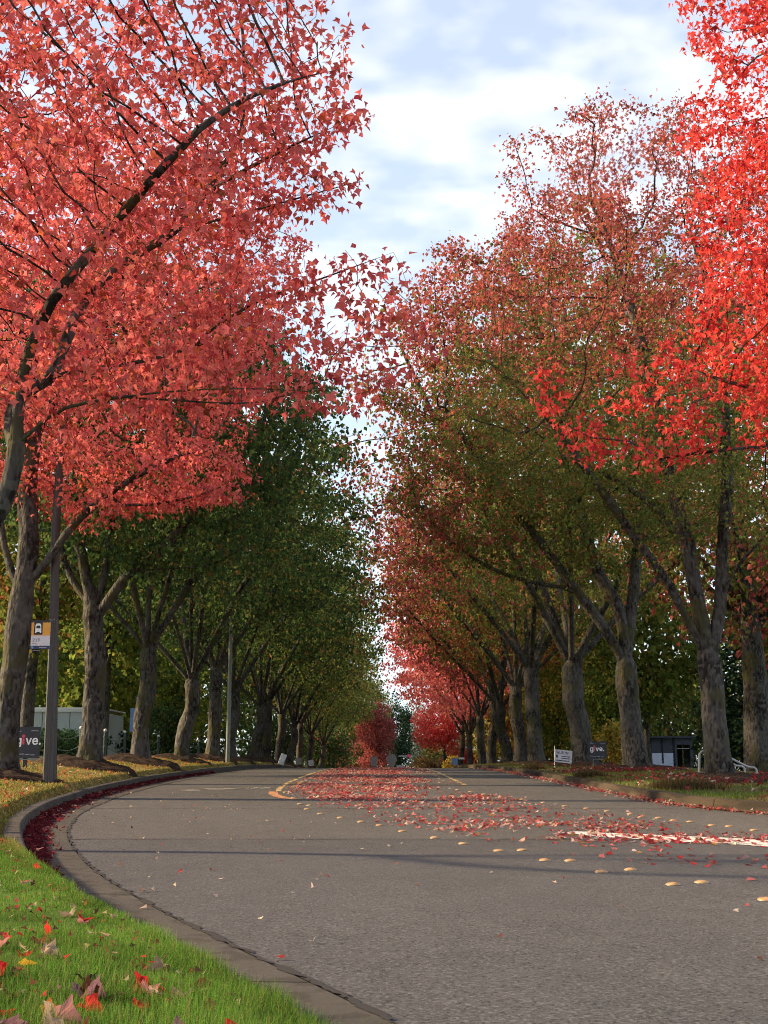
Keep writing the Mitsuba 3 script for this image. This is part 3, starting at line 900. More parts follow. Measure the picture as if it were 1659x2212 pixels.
bush('red_tree', 'dark red tree at the far end of the road behind the grey sign backs', 'tree', -.9, 128, 1.7, 2.4, 7.4, WINE, 9000, .19, 971, None, 1.0, .14, rough=.9)
bush('red_tree', 'wine-red low tree spreading left of the grey sign backs at the road end', 'tree', -3.2, 134, 2.6, 2.4, 4.4, WINE, 7000, .19, 976, None, .1, .12, rough=.8, colour=mixer(GREEN, WINE, lambda P: .4 + 0 * P[:, 0]))
bush('red_tree', 'pinkish red tree leaning in from the right at the road end', 'tree', 5.4, 112, 2.4, 2.4, 6.6, BRIGHT, 8000, .17, 977, None, 2.2, .12, rough=.8, colour=mixer(BRIGHT, RED0, lambda P: .5 + 0 * P[:, 0]))
bush('rusty_shrub', 'brown shrub right of the far road end', 'shrub', 4.2, 120, 1.8, 1.8, 1.9, [(.13, .075, .035, 3), (.10, .085, .035, 2), (.18, .08, .04, 1)], 4000, .16, 972, rough=.9)
bush('scarlet_shrub', 'small scarlet bush under the bright red maple at the far road end', 'shrub', 7.3, 112, 1.6, 1.4, 2.4, BRIGHT, 3500, .16, 973)
bush('olive_tree', 'olive-brown tree low behind the scarlet bush', 'tree', 6.6, 134, 3.0, 3, 5.2, OLIVE, 6000, .22, 974, None, .2, .15, colour=mixer(OLIVE, RUST, lambda P: .4 + 0 * P[:, 0]))
bush('golden_shrub', 'yellow shrub at the foot of the far right-hand trunks', 'shrub', 5.6, 104, .8, .8, 1.5, GOLD, 1800, .13, 975)


def conifer(x, y, h, r_, pal, n, seed, label, z=None):
    rng = RS(seed)
    z0 = float(zg(x, y, False)) if z is None else z
    key = thing('conifer_tree', label, 'tree')
    part(key, 'trunk', tubes([(np.array([[x, y, z0 - .2], [x, y, z0 + h * .5], [x, y, z0 + h]]), np.array([.16, .09, .01]), 7)]), 'bark_mat', smooth=True)
    t = rng.uniform(0, 1, n) ** 1.4
    a = rng.uniform(0, 6.283, n)
    a0 = meshkit.noise(np.stack([np.cos(a) * 2 + seed, np.sin(a) * 2, t * 3], -1), seed) * 3
    tier = (np.floor(t * 23 + a0) - a0) / 23
    rr = r_ * (1 - t) ** .8 * np.sqrt(rng.uniform(.1, 1, n)) * (.45 + .9 * meshkit.noise(np.stack([np.cos(a) * 3, np.sin(a) * 3, t * 9 + seed], -1), seed + 3))
    P = np.stack([x + rr * np.cos(a), y + rr * np.sin(a), z0 + .2 + h * (.65 * t + .35 * tier) - rr * .25 + rng.normal(0, .06, n)], 1)
    tip = np.stack([np.cos(a), np.sin(a), -.5 + 0 * a], 1) + rng.normal(0, .3, (n, 3))
    v, f, c = leaf_mesh(P, tip, rng.normal(0, .5, (n, 3)) + [0, 0, 1], np.clip(rng.normal(.3, .07, n), .12, .5), pick(rng, pal, n), 'kite', .1)
    part(key, 'crown', (v, f), 'leaf_mat', color=c, kind='stuff')


FIR = [(.022, .045, .026, 3), (.032, .06, .034, 2), (.05, .075, .045, 1)]
SILVER = [(.16, .20, .16, 3), (.10, .14, .10, 3), (.24, .27, .22, 1)]
bush('conifer_tree', 'dark green tall tree in the gap at the end of the road', 'tree', 1.6, 165, 2.2, 2.2, 9.6, FIR, 9000, .22, 978, None, .2, .14, rough=.9)
bush('conifer_tree', 'pale grey-green tall tree right of the dark one at the road end', 'tree', 5.2, 185, 3.0, 2.6, 10.5, SILVER, 9000, .24, 979, None, .2, .14, rough=.9)
conifer(19, 66, 13, 3.2, FIR, 7000, 3, 'dark conifer behind the blue shed wall')
conifer(14.6, 82, 12, 3.0, FIR, 6000, 4, 'dark conifer left of the shed behind the dark give sign')
conifer(24.5, 78, 15, 3.4, FIR, 7000, 5, 'tall dark conifer at the right edge behind the handrail')

GRB = 'trees standing behind the right-hand row'
for i, (x, y, rx, h, pal, pb, base) in enumerate([(20, 88, 4.2, 8, GREEN, OLIVE, .2), (26, 100, 5, 9, LIME, OLIVE, .2), (14.2, 108, 4.5, 8, GREEN, RUST, .2), (31, 92, 5, 9, GREEN, OLIVE, .2), (12.5, 60, 3.2, 9, LIME, OLIVE, 2.0), (10.5, 70, 3.0, 8, GOLD, LIME, 1.0), (15.5, 96, 4.6, 11, LIME, GOLD, 1.5), (10.5, 92, 3.4, 9, GOLD, RUST, .6), (9.8, 106, 3.0, 7, OLIVE, GOLD, .2), (21, 60, 4.2, 12, GREEN, OLIVE, 3.5),  # lime and gold leaves paint a sunlit glow onto shaded trees
                                                  (26, 92, 6, 14, GREEN, OLIVE, 1.2), (12, 116, 5, 11, RUST, DEEP, .8), (21, 115, 6, 13, LIME, GREEN, 1), (31, 76, 5, 13, GREEN, OLIVE, 1), (17.5, 52, 3.4, 11, OLIVE, DEEP, 4.2), (36, 110, 8, 16, GREEN, LIME, 1)]):
    bush('background_tree', 'tree of mixed green and rusty leaves behind the right-hand trunks', 'tree', x, y, rx, rx, h, pal, 5200, .28, 1000 + i, GRB, base, .15, colour=mixer(pal, pb, lambda P: .4 + 0 * P[:, 0]))
bush('broad_tree', 'dark thick trunk at the right edge behind the handrail', 'tree', 11.9, 40.5, 4.2, 4.2, 12.5, OLIVE, 9000, .18, 1020, None, 4.2, .40, colour=mixer(OLIVE, DEEP, lambda P: .45 + 0 * P[:, 0]))
bush('yellow_tree', 'sunlit yellow-green small tree behind the white race sign', 'tree', 9.0, 66, 1.9, 1.9, 6.0, LIME, 6000, .16, 1025, None, .6, .08, colour=mixer(LIME, GOLD, lambda P: .4 + 0 * P[:, 0]))
bush('golden_shrub', 'yellow-leaved shrub glowing between the dark give sign and the leaning trunk', 'shrub', 9.6, 52, .9, .9, 1.9, GOLD, 2600, .12, 1021)
bush('golden_shrub', 'bright yellow shrub at the far right edge of the photo', 'shrub', 15.0, 48, .6, .6, 3.2, GOLD, 2200, .12, 1022)
bush('green_shrub', 'bright green bush behind the dark stem and dark give sign', 'shrub', 10.3, 58, 1.3, 1.3, 4.2, LIME, 4200, .14, 1023, base=1.4, trunk=.05)
bush('orange_shrub', 'small orange shrub between the far right-hand trunks', 'shrub', 6.8, 66, .35, .35, 1.2, [(.5, .2, .05, 1), (.4, .25, .08, 1)], 700, .1, 1024)

# ------------------------------------------------------------------ mulch mounds round the street trees
def mound(x, y, R, h, seed):
    rng = RS(seed)
    ra = np.linspace(0, 1, 16)
    an = np.linspace(0, 2 * np.pi, 73)
    A2, R2 = np.meshgrid(an, ra, indexing='ij')
    edge = 1 + .22 * (meshkit.noise(np.stack([np.cos(A2) * 1.6 + seed, np.sin(A2) * 1.6, A2 * 0], -1), seed) - .5)
    Xm, Ym = x + R * R2 * edge * np.cos(A2), y + R * R2 * edge * np.sin(A2)
    Z = zg(Xm, Ym, False) + h * (1 - R2 ** 2) ** 1.0 * (1 + .25 * (meshkit.noise(np.stack([Xm * 4, Ym * 4, Xm * 0], -1), 4) - .5)) + .02 + (.09 * (meshkit.fbm(np.stack([Xm * 7, Ym * 7, Xm * 0], -1), 3, 14) - .45) * (R2 < .97)) - .05 * (R2 > .99)
    v, f = grid(Xm, Ym, Z)
    put(struct('mulch_mound'), (v, f[:, ::-1]), 'mulch_mat', smooth=True)


for i, (x, y) in enumerate([(-6.3, 21), (-6.25, 27)] + [(x, y) for y, x in left_rows]):
    mound(x, y, 1.0 + .1 * (i % 3), .17 if i else .09, 30 + i)
for i, (x, y) in enumerate([(6.22, 23.6), (6.3, 31.5), (6.1, 38.6), (6.2, 51.5), (6.2, 58), (6.2, 64.5)]):
    mound(x, y, 1.15 if i < 3 else 1.0, .12, 60 + i)


# ------------------------------------------------------------------ grass
def blades(P, h, w, rng, col, lean=.5, curve=.35):
    n = len(P)
    a = rng.uniform(0, 2 * np.pi, n)
    d = np.stack([np.cos(a), np.sin(a), 0 * a], 1)
    b = np.stack([-np.sin(a), np.cos(a), 0 * a], 1) * w[:, None] * .5
    le = (lean * np.abs(rng.normal(0, 1, n)))[:, None]
    t = P + d * (h[:, None] * le) + np.stack([0 * a, 0 * a, h * (1 - curve * np.minimum(le[:, 0], 1))], 1)
    v = np.stack([P - b * 1.2, P + b * 1.2, t], 1).reshape(-1, 3)
    return v, np.arange(3 * n).reshape(-1, 3), np.repeat(col, 3, 0)


rg = RS(77)


def lawn(name, n, y0, y1, dmax, h, w, palette, power=2.0, seed=0, straw=None):
    yy = y0 + (y1 - y0) * rg.uniform(0, 1, n) ** power
    vis = np.minimum(dmax, np.maximum(xB(yy) + .32 * yy + .35, .3))
    d = rg.uniform(-.05, 1, n) * vis
    d = np.where(rg.uniform(0, 1, n) < .10, rg.uniform(-.07, .25, n), d)
    x = xB(yy) - d
    k = meshkit.noise(np.stack([x * 1.4, yy * 1.4, x * 0], -1), 5)
    z = zg(np.minimum(x, xB(yy) - .02), yy) - .01
    hh = h * np.clip(rg.normal(1, .42, n), .25, 2.4) * (.6 + .8 * k)
    col = pick(rg, palette, n, .22) * (.62 + .8 * meshkit.fbm(np.stack([x * 2.6, yy * 2.6, x * 0], -1), 3, 15))[:, None]
    hh = hh * (.5 + meshkit.fbm(np.stack([x * 5, yy * 5, x * 0], -1), 2, 18))
    if straw is not None:
        q = straw(yy, x) + .5 * (meshkit.fbm(np.stack([x * 1.1, yy * 1.1, x * 0], -1), 3, 9) - .5) + rg.normal(0, .2, n)
        col = np.where((q > .5)[:, None], pick(rg, [(.34, .25, .085, 3), (.26, .21, .07, 3), (.16, .17, .045, 2)], n, .2), col)
    v, f, c = blades(np.stack([x, yy, z], 1), hh, np.full(n, w) * np.clip(yy / 5, .8, 4), rg, col)
    put(name, (v, f), 'blade_mat', color=c)
    labels[name] = {'label': 'short mown grass with fallen leaves on the strip left of the kerb', 'category': 'grass', 'kind': 'stuff'}


LAWN = [(.095, .205, .030, 4), (.125, .24, .036, 3), (.068, .155, .026, 3), (.15, .20, .045, 1.2), (.24, .19, .08, 1.1), (.14, .10, .05, .6)]
lawn('lawn_grass', 310000, 2.5, 12.5, 4.0, .027, .0027, LAWN, 1.7, straw=lambda y, x: -.22 + .95 * ss(y, 5.0, 11.0))
lawn('verge_grass', 75000, 12, 62, 2.2, .032, .006, LAWN, 1.8, straw=lambda y, x: .72 + 0 * y)
labels['verge_grass']['label'] = 'straw-coloured grass between the left-hand trees and the kerb'
# right verge
n = 60000
yy = 15 + 50 * rg.uniform(0, 1, n) ** 1.6
d = rg.uniform(.02, 4.2, n)
x = xRB(yy) + d
k = meshkit.fbm(np.stack([x * .8, yy * .8, x * 0], -1), 3, 6)
q = k + rg.normal(0, .08, n)
col = np.where((q > .5)[:, None], pick(rg, [(.11, .17, .035, 3), (.15, .19, .045, 2)], n), pick(rg, [(.16, .12, .05, 3), (.22, .16, .07, 2), (.09, .08, .03, 2)], n))
v, f, c = blades(np.stack([x, yy, zg(x, yy) - .01], 1), .05 * np.clip(rg.normal(1, .4, n), .3, 2.2) * (.5 + k), np.full(n, .018), rg, col)
put('bank_grass', (v, f), 'blade_mat', color=c)
labels['bank_grass'] = {'label': 'patchy green and brown grass on the bank right of the road', 'category': 'grass', 'kind': 'stuff'}
# dead tufts on the right bank
for i, (u, v_, D, s) in enumerate([(1440, 1706, 21.5, .34), (1475, 1712, 21.2, .42), (1262, 1690, 27.5, .32), (1140, 1674, 36, .3)]):
    xx = (u - 829.5) / 2700 * D
    rngt = RS(400 + i)
    P = np.stack([xx + rngt.normal(0, s * .5, 1500), D + rngt.normal(0, s * .4, 1500), np.zeros(1500)], 1)
    P[:, 2] = zg(P[:, 0], P[:, 1]) - .01
    v, f, c = blades(P, np.abs(rngt.normal(.16, .06, 1500)), np.full(1500, .012), rngt, pick(rngt, [(.10, .075, .035, 3), (.07, .06, .03, 3), (.15, .11, .05, 1)], 1500), .7)
    k_ = thing('dead_tuft', 'dry dark brown weed tuft ' + ['in the nearest clump on the right bank', 'beside the nearest clump on the right bank', 'on the bank below the leaning trunk', 'farthest up the right bank'][i], 'weed')
    put(k_, (v, f), 'blade_mat', color=c)


# ------------------------------------------------------------------ fallen leaves
FALL = [(.40, .060, .060, 3), (.32, .055, .062, 3), (.48, .16, .15, 2.5), (.48, .29, .26, 3), (.58, .44, .39, 2), (.26, .05, .05, 2), (.18, .08, .05, 1), (.40, .20, .06, .6)]  # leaf reds and pinks; the palest also paint glancing highlights
rf = RS(88)


def flat_leaves(x, y, z, size, palette, rng, pitch=.22, kind='maple', curl=(.0, .6)):
    n = len(x)
    a = rng.uniform(0, 2 * np.pi, n)
    tip = np.stack([np.cos(a), np.sin(a), rng.normal(0, pitch, n)], 1)
    nor = np.stack([rng.normal(0, pitch, n), rng.normal(0, pitch, n), np.ones(n)], 1)
    return leaf_mesh(np.stack([x, y, z], 1), tip, nor, size, pick(rng, palette, n, .2), kind, rng.uniform(*curl, n))


def median(y):
    return _ml(np.clip(y, 14, 80)), _mr(np.clip(y, 10, 80))


def lane_leaves(n, rng):
    out = []
    while sum(map(len, out)) < n:
        y = 7.5 + 50 * rng.uniform(0, 1, n * 2) ** 1.35
        ml, mr = median(y)
        ml = np.where(y < 14, .2 + (14 - y) * .36, ml)
        mr = np.where(y < 14, 3.7 + (14 - y) * .75, mr)
        t = rng.beta(2.0, 2.2, len(y))
        x = ml + .06 + (mr - ml + .15) * t
        dens = np.clip(.24 + 2.2 * (meshkit.fbm(np.stack([x * 1.3, y * .8, x * 0], -1), 3, 31) - .40), 0.04, 1) * np.where(y < 12, .35 * ss(y, 7, 12) + .12, 1) * np.where(y < 20, .5, 1) * np.where((x > .6) & (y > 22), .30 * ss(1.9 - x, 0, 1.3), 1)
        m = (rng.uniform(0, 1, len(y)) < dens) & (x < xR(y) - .3)
        out.append(np.stack([x[m], y[m]], 1))
    return np.vstack(out)[:n]


Q = lane_leaves(12500, rf)
Q = Q[np.argsort(Q[:, 1])]
inview = np.abs(Q[:, 0]) < .31 * Q[:, 1]
near = np.zeros(len(Q), bool)
near[np.where(inview)[0][:200]] = True


def pile(name, x, y, z, label, size=.075, palette=FALL, pitch=.3):
    n = len(x)
    v, f, c = flat_leaves(x, y, z, size * np.clip(rf.normal(1, .25, n), .5, 1.6), palette, rf, pitch, 'lobed')
    put(name, (v, f), 'leaf_mat', color=c)
    labels[name] = {'label': label, 'category': 'fallen leaves', 'kind': 'stuff'}


Qf = Q[~near]
pile('leaf_litter', Qf[:, 0], Qf[:, 1], zr(Qf[:, 1]) + .006 + rf.uniform(0, .012, len(Qf)), 'red leaves strewn thickly along the middle lane of the road', .062)
nl = 0
for x, y in Q[near]:
    k_ = thing('fallen_leaf', 'red or pinkish maple leaf lying among others on the asphalt near the white stripe', 'leaf', 'single leaves on the road near the white stripe')
    v, f, c = flat_leaves(np.array([x]), np.array([y]), np.array([float(zr(y)) + .008]), np.array([rf.uniform(.045, .082)]), FALL, rf, .25)
    put(k_, (v, f), 'leaf_mat', color=c)
# drifts along the kerbs
n = 5200
y = 7.6 + 30 * rf.uniform(0, 1, n) ** 1.5
d = np.abs(rf.normal(0, 1, n)) * (.04 + .075 * ss(y, 8, 12)) * (1 - .5 * ss(y, 16, 28))
x = xC(y) + .03 + d
pile('gutter_leaves', x, y, zr(y) + .012 + np.maximum(.05 - d * .35, 0) * rf.uniform(0, 1.2, n), 'dark red leaf drift in the left gutter along the kerb face', .055,
     [(.13, .022, .028, 4), (.08, .018, .022, 3), (.20, .04, .045, 2), (.40, .24, .21, .5)], .5)
n = 1500
y = 14 + 34 * rf.uniform(0, 1, n) ** 1.2
x = xR(y) - .04 - np.abs(rf.normal(0, .13, n))
pile('gutter_leaves_001', x, y, zr(y) + .012 + rf.uniform(0, .04, n), 'pale red leaf drift along the foot of the right kerb', .055, FALL, .5)
n = 1500
y = np.concatenate([rf.normal(31.2, 1.0, 700), rf.normal(23.6, 1.2, 500), rf.uniform(16, 45, 300)])
x = np.concatenate([rf.normal(5.7, .7, 700), rf.normal(6.3, 1.0, 500), xRB(y[-300:]) + rf.uniform(.2, 3, 300)])
m = x > xRB(y) + .1
x, y = x[m], y[m]
mz = zg(x, y) + .05
pile('bank_leaves', x, y, mz + rf.uniform(0, .05, len(x)), 'dark red leaves around the right-hand trunks on the bank', .085, [(.22, .03, .035, 4), (.30, .05, .05, 3), (.5, .38, .33, 1), (.14, .04, .03, 2)], .35)
n = 1500
y = 8 + 40 * rf.uniform(0, 1, n) ** 1.2
x = xB(y) - rf.uniform(.1, 2.6, n)
pile('verge_leaves', x, y, zg(x, y) + .02 + rf.uniform(0, .03, n), 'small orange and red leaves scattered on the straw-coloured left verge', .06, [(.42, .13, .06, 4), (.5, .08, .06, 3), (.36, .22, .09, 3), (.5, .4, .33, 1)], .35)

# leaves lying singly on the lawn in front: (u, v, width in cm, kind of colour)
C_RED, C_SCAR, C_PINK, C_BROWN, C_PURP, C_TAN, C_YEL, C_ORA = (.50, .028, .03), (.62, .05, .04), (.56, .24, .22), (.17, .075, .04), (.23, .12, .15), (.42, .31, .22), (.72, .42, .05), (.68, .20, .06)
spots = [(47, 2058, 8, C_RED, 'deep red leaf curled on the lawn near the left edge'), (20, 2005, 7, C_PINK, 'pinkish curled leaf lying above the deep red leaf at the left edge'),
         (30, 2165, 8, C_PURP, 'large purplish leaf on the lawn in the bottom left corner'), (45, 2140, 7, C_SCAR, 'red leaf standing up behind the purplish leaf in the bottom left corner'),
         (65, 2176, 5, C_BROWN, 'brown leaf piece touching the purplish leaf in the bottom left corner'), (82, 2040, 3.5, C_YEL, 'small yellow leaf beside a dark one on the lawn at left'),
         (132, 2132, 5, C_ORA, 'glowing orange-yellow leaf on the lawn left of centre'), (165, 2135, 6, C_TAN, 'ochre curled leaf right of the glowing orange leaf'),
         (160, 2150, 7, C_PINK, 'pink and red leaf below the glowing orange leaf'), (178, 2165, 6, C_TAN, 'pale tan dry leaf below the pink and red leaf'), (208, 2163, 4, C_BROWN, 'brown shrivelled leaf right of the pale tan dry leaf'),
         (213, 2100, 7, C_PURP, 'mauve leaf standing on edge in the middle of the lawn'), (215, 2120, 5, C_SCAR, 'red leaf leaning on the mauve leaf in the middle of the lawn'),
         (245, 2098, 6, C_BROWN, 'dark curled leaf with pale stalk right of the mauve leaf'), (355, 2080, 7, C_RED, 'rounded deep red leaf upright on the lawn near the kerb'), (337, 2090, 5, C_PINK, 'pale pink leaf leaning against the rounded deep red leaf'),
         (430, 2092, 7, C_BROWN, 'greyish brown leaf right of the rounded deep red leaf'), (425, 2102, 5, C_TAN, 'cream leaf folded under the greyish brown leaf'),
         (250, 2190, 6, C_RED, 'dark red folded leaf at the bottom of the photo'), (430, 2180, 7, C_PURP, 'mauve twisted leaf near the bottom of the lawn'), (405, 2172, 4, C_BROWN, 'reddish brown leaf end left of the mauve twisted leaf'),
         (537, 2170, 5, C_SCAR, 'bright red leaf near the bottom right tip of the lawn'), (583, 2180, 6, C_SCAR, 'scarlet leaf rightmost at the bottom of the lawn'), (600, 2168, 4, C_PINK, 'pale pink leaf touching the scarlet leaf at the lawn tip'),
         (383, 2177, 2.2, C_ORA, 'tiny orange leaf bit at the bottom of the lawn'), (20, 2075, 5, C_BROWN, 'brown leaf just under the deep red leaf at the left edge'),
         (110, 1998, 5, C_BROWN, 'brown leaf in the upper middle of the lawn'), (130, 1980, 5, C_SCAR, 'red and brown curled leaf at the top of the lawn'), (208, 1955, 6, C_RED, 'dark red leaf with pale neighbour near the kerb curve'),
         (200, 1962, 4, C_PINK, 'pale pinkish leaf beside the dark red leaf near the kerb curve'), (185, 1945, 6, C_TAN, 'dry tan leaf just above the dark red leaf near the kerb curve'), (125, 2018, 6, C_TAN, 'pale curled leaf mid-lawn with a red end'),
         (98, 2023, 4, C_SCAR, 'red leaf end touching the pale curled leaf mid-lawn'), (265, 2022, 5, C_BROWN, 'brown leaf lying flat near the lawn edge'), (318, 2042, 3, C_BROWN, 'small dark leaf near the lawn edge'),
         (376, 2045, 4, C_TAN, 'small pale leaf standing upright near the kerb'), (25, 2115, 6, C_PINK, 'salmon leaf on the left edge of the lawn'), (10, 2075, 4, C_SCAR, 'red leaf cut by the left edge of the photo'),
         (300, 1948, 4, C_TAN, 'pale twig-like leaf bit near the gutter'), (485, 2125, 4, C_BROWN, 'brown leaf lying near the kerb at the lower lawn'), (525, 2105, 3.5, C_BROWN, 'small brown leaf close to the kerb grass edge'),
         (555, 2115, 3.5, C_SCAR, 'small dull red leaf close to the kerb grass edge'), (165, 2090, 3, C_PURP, 'small mauve leaf lying left of the mauve standing leaf'), (60, 2096, 4, C_BROWN, 'brown crumpled leaf below the small yellow leaf'),
         (320, 2120, 4, C_SCAR, 'two-toned red leaf below the rounded deep red leaf'), (225, 2070, 5, (.03, .035, .03), 'blackish rotten leaf in the middle of the lawn'), (340, 2125, 3, C_BROWN, 'small brown leaf right of the two-toned red leaf'),
         (100, 1858, 6, C_SCAR, 'red leaf on the grass beside the kerb bend'), (85, 1857, 4, C_SCAR, 'small red leaf left of the red one beside the kerb bend'), (16, 1830, 5, C_SCAR, 'red leaf on the upper grass at the left edge'),
         (80, 1885, 4, C_PINK, 'pinkish leaf on the upper lawn')]
for i, (u, v_, cm, colr, lab) in enumerate(spots):
    D = .55 * 2700 / (v_ - 1650)
    for _ in range(25):
        x = (u - 829.5) / 2700 * D
        D = .6 * D + .4 * (EYE - float(zg(x, D)) - .03) * 2700 / (v_ - 1650)
    x = (u - 829.5) / 2700 * D
    rngl = RS(3000 + i)
    a = rngl.uniform(0, 6.28)
    up = rngl.uniform(.05, .45) if cm > 3 else .15
    tip = np.array([[math.cos(a), math.sin(a), up]])
    nor = np.array([[rngl.normal(0, .5), -.35 + rngl.normal(0, .4), 1.0]])
    size = cm / 100 * 1.06
    o, F = SHAPES['maple']
    col = np.clip(np.array([colr]) * .76 * (1 + rngl.normal(0, .12)), .01, .9)
    v, f, c = leaf_mesh(np.array([[x, D, float(zg(x, D)) + .018]]), tip, nor, np.array([size * 1.1]), col, 'maple', rngl.uniform(.35, 1.1))
    m = trimesh.Trimesh(v, f, process=False).subdivide().subdivide()
    vv = np.array(m.vertices)
    nz = meshkit.fbm(vv * 60, 2, i) - .5
    vv[:, 2] += nz * .02 - .008
    vv[:, 0] += (meshkit.noise(vv * 90, i) - .5) * .006
    cv = np.clip(col * (1 + .55 * (meshkit.fbm(vv * 55, 3, i + 9)[:, None] - .5)), .005, .9)
    k_ = thing('lawn_leaf', lab, 'leaf')
    put(k_, (vv, np.array(m.faces)), 'leaf_mat', color=cv)
# many small dry bits in the grass
n = 420
y = 3 + 8 * rf.uniform(0, 1, n) ** 1.5
x = xB(y) - rf.uniform(.05, 1, n) * np.maximum(xB(y) + .32 * y, .2)
pile('grass_litter', x, y, zg(x, y) + .012 + rf.uniform(0, .02, n), 'tiny dry leaf bits caught in the lawn grass', .022, [(.17, .08, .04, 3), (.4, .3, .2, 2), (.45, .05, .05, 1), (.1, .06, .04, 2)], .6)
n = 160
y = 5 + 22 * rf.uniform(0, 1, n)
x = xS(y) + rf.uniform(-.35, 3.2, n)
pile('road_specks', x, y, zr(y) + .012, 'few pale dry leaf bits on the near lane and gutter', .035, [(.5, .4, .32, 3), (.2, .1, .08, 2), (.4, .06, .06, 1)], .4)


# ------------------------------------------------------------------ signs and street furniture
def letters(parent, text, height, origin, right, bsdf, depth=.003, bold=False, up=(0, 0, 1), name='lettering'):
    """Lettering that stands on a panel: origin is the left end of the base line."""
    m = meshkit.text_mesh(text, height, depth, bold)
    right = np.array(right, float) / np.linalg.norm(right)
    up = np.array(up, float)
    out = np.cross(right, up)
    v = np.array(m.vertices)
    w = np.asarray(origin) + v[:, :1] * right + v[:, 1:2] * up + v[:, 2:] * out
    part(parent, name, (w, np.array(m.faces)), bsdf)
    return v[:, 0].max()


def panel(x0, z0, x1, z1, y, th=.012):
    m = box((x0 + x1) / 2, y + th / 2, (z0 + z1) / 2, x1 - x0, th, z1 - z0)
    return m


# bus stop: square post with sign flag, darker lamp post right behind it
D = 20.7
px = float(at(110, 1500, D)[0])
pz = float(zg(px, D))
k_ = thing('bus_stop', 'grey square bus stop post with amber and white sign flag at the left kerb', 'bus stop')
b0, t0 = at(103, 1690, D), at(117, 1338, D)
ca, sa = math.cos(math.radians(20)), math.sin(math.radians(20))
fr4 = np.array([(ca, sa), (-sa, ca), (-ca, -sa), (sa, -ca)])
sq = lambda c, h: [[c[0] + h * (p[0] + q[0]), c[1] + h * (p[1] + q[1]), c[2]] for p, q in zip(fr4, np.roll(fr4, -1, 0))]
part(k_, 'post', trimesh.convex.convex_hull(np.array(sq([b0[0], D, pz - .1], .075) + sq([t0[0], D, t0[2]], .065))), 'galv_mat')
part(k_, 'post_channel', tubes([(np.array([[b0[0] + .028, D - .077, pz - .1], [t0[0] + .024, D - .066, t0[2]]]), np.array([.014, .014]), 6)]), 'dark_pole_mat')
pan = {}
L, R_ = float(at(69, 1400, D)[0]), float(at(110, 1400, D)[0])
ztop, zam, zwh, zbl = (float(at(90, q, D)[2]) for q in (1341, 1346, 1374, 1403))
zb2 = float(at(90, 1396, D)[2])
yf = D - .09
part(k_, 'sign_board', panel(L, zbl, R_, ztop, yf), 'signwhite_mat')
part(k_, 'amber_field', panel(L, zwh, R_, zam, yf - .004, .004), 'amber_mat')
part(k_, 'top_band', panel(L, zam, R_, ztop, yf - .004, .004), 'black_mat')
part(k_, 'blue_band', panel(L, zbl, R_, zb2, yf - .004, .004), 'navy_mat')
ix0, ix1 = L + .045, L + .185
part(k_, 'icon_field', panel(ix0, zwh + .012, ix1, zam, yf - .008, .004), 'black_mat')
bw = ix1 - ix0
shape = Polygon([(.14, .16), (.14, .34), (.18, .86), (.30, .97), (.70, .97), (.82, .86), (.86, .34), (.86, .16), (.72, .16), (.68, .25), (.32, .25), (.28, .16)])
shape = shape.difference(Polygon([(.25, .55), (.28, .78), (.72, .78), (.75, .55)]))
ex = trimesh.creation.extrude_polygon(shape, .003, engine='earcut')
ev = np.array(ex.vertices)
hh = zam - zwh - .02
part(k_, 'bus_icon', (np.stack([ix0 + ev[:, 0] * bw, yf - .008 - ev[:, 2], zwh + .01 + ev[:, 1] * hh], 1), np.array(ex.faces)), 'white_mat')
letters(k_, '219', .05, (L + .02, yf - .001, zwh - .10), (1, 0, 0), 'grey_ink_mat', bold=True)
for dz, w in ((.14, .09), (.185, .06), (.205, .10), (.255, .14)):
    part(k_, 'print_line', panel(L + .02, zwh - dz, L + .02 + w, zwh - dz + .010, yf - .003, .003), 'grey_ink_mat')
part(k_, 'logo', panel(L + .02, zwh - .262, L + .045, zwh - .24, yf - .0035, .003), 'navy_mat')
part(k_, 'blue_emblem', panel(L + .01, zbl + .006, L + .05, zb2 - .008, yf - .007, .003), 'blue_mat')
part(k_, 'print_line', panel(L + .14, zbl + .015, R_ - .05, zbl + .033, yf - .007, .003), 'grey_ink_mat')
k_ = thing('lamp_post', 'dark pole rising behind the bus stop post into the red leaves', 'lamp post')
q0, q1 = at(112, 1688, 21.05), at(120, 1150, 21.05)
part(k_, 'shaft', tubes([(np.array([[q0[0], 21.05, pz - .1], [q1[0], 21.05, q1[2]], [q1[0] + .02, 21.05, 7.2]]), np.array([.085, .075, .06]), 10)]), 'dark_pole_mat', smooth=True)
part(k_, 'arm', tubes([(np.array([[q1[0] + .02, 21.05, 7.15], [q1[0] + .6, 21.05, 7.5], [q1[0] + 1.6, 21.05, 7.6]]), np.array([.04, .035, .03]), 8)]), 'dark_pole_mat', smooth=True)
part(k_, 'lamp_head', box(q1[0] + 1.8, 21.05, 7.58, .5, .2, .1), 'dark_pole_mat')
# slender pole between the fifth and sixth trunk
k_ = thing('lamp_post', 'slender grey-green pole standing between the fifth and sixth trunks of the left row', 'lamp post')
p0 = at(492, 1640, 45.5)
zz = float(zg(p0[0], 45.5))
part(k_, 'shaft', tubes([(np.array([[p0[0], 45.5, zz - .1], [p0[0], 45.5, zz + 4], [p0[0], 45.5, zz + 8]]), np.array([.08, .07, .05]), 10)]), 'pole_green_mat', smooth=True)
part(k_, 'lamp_head', box(p0[0] + .3, 45.5, zz + 8.02, .7, .2, .1), 'pole_green_mat')


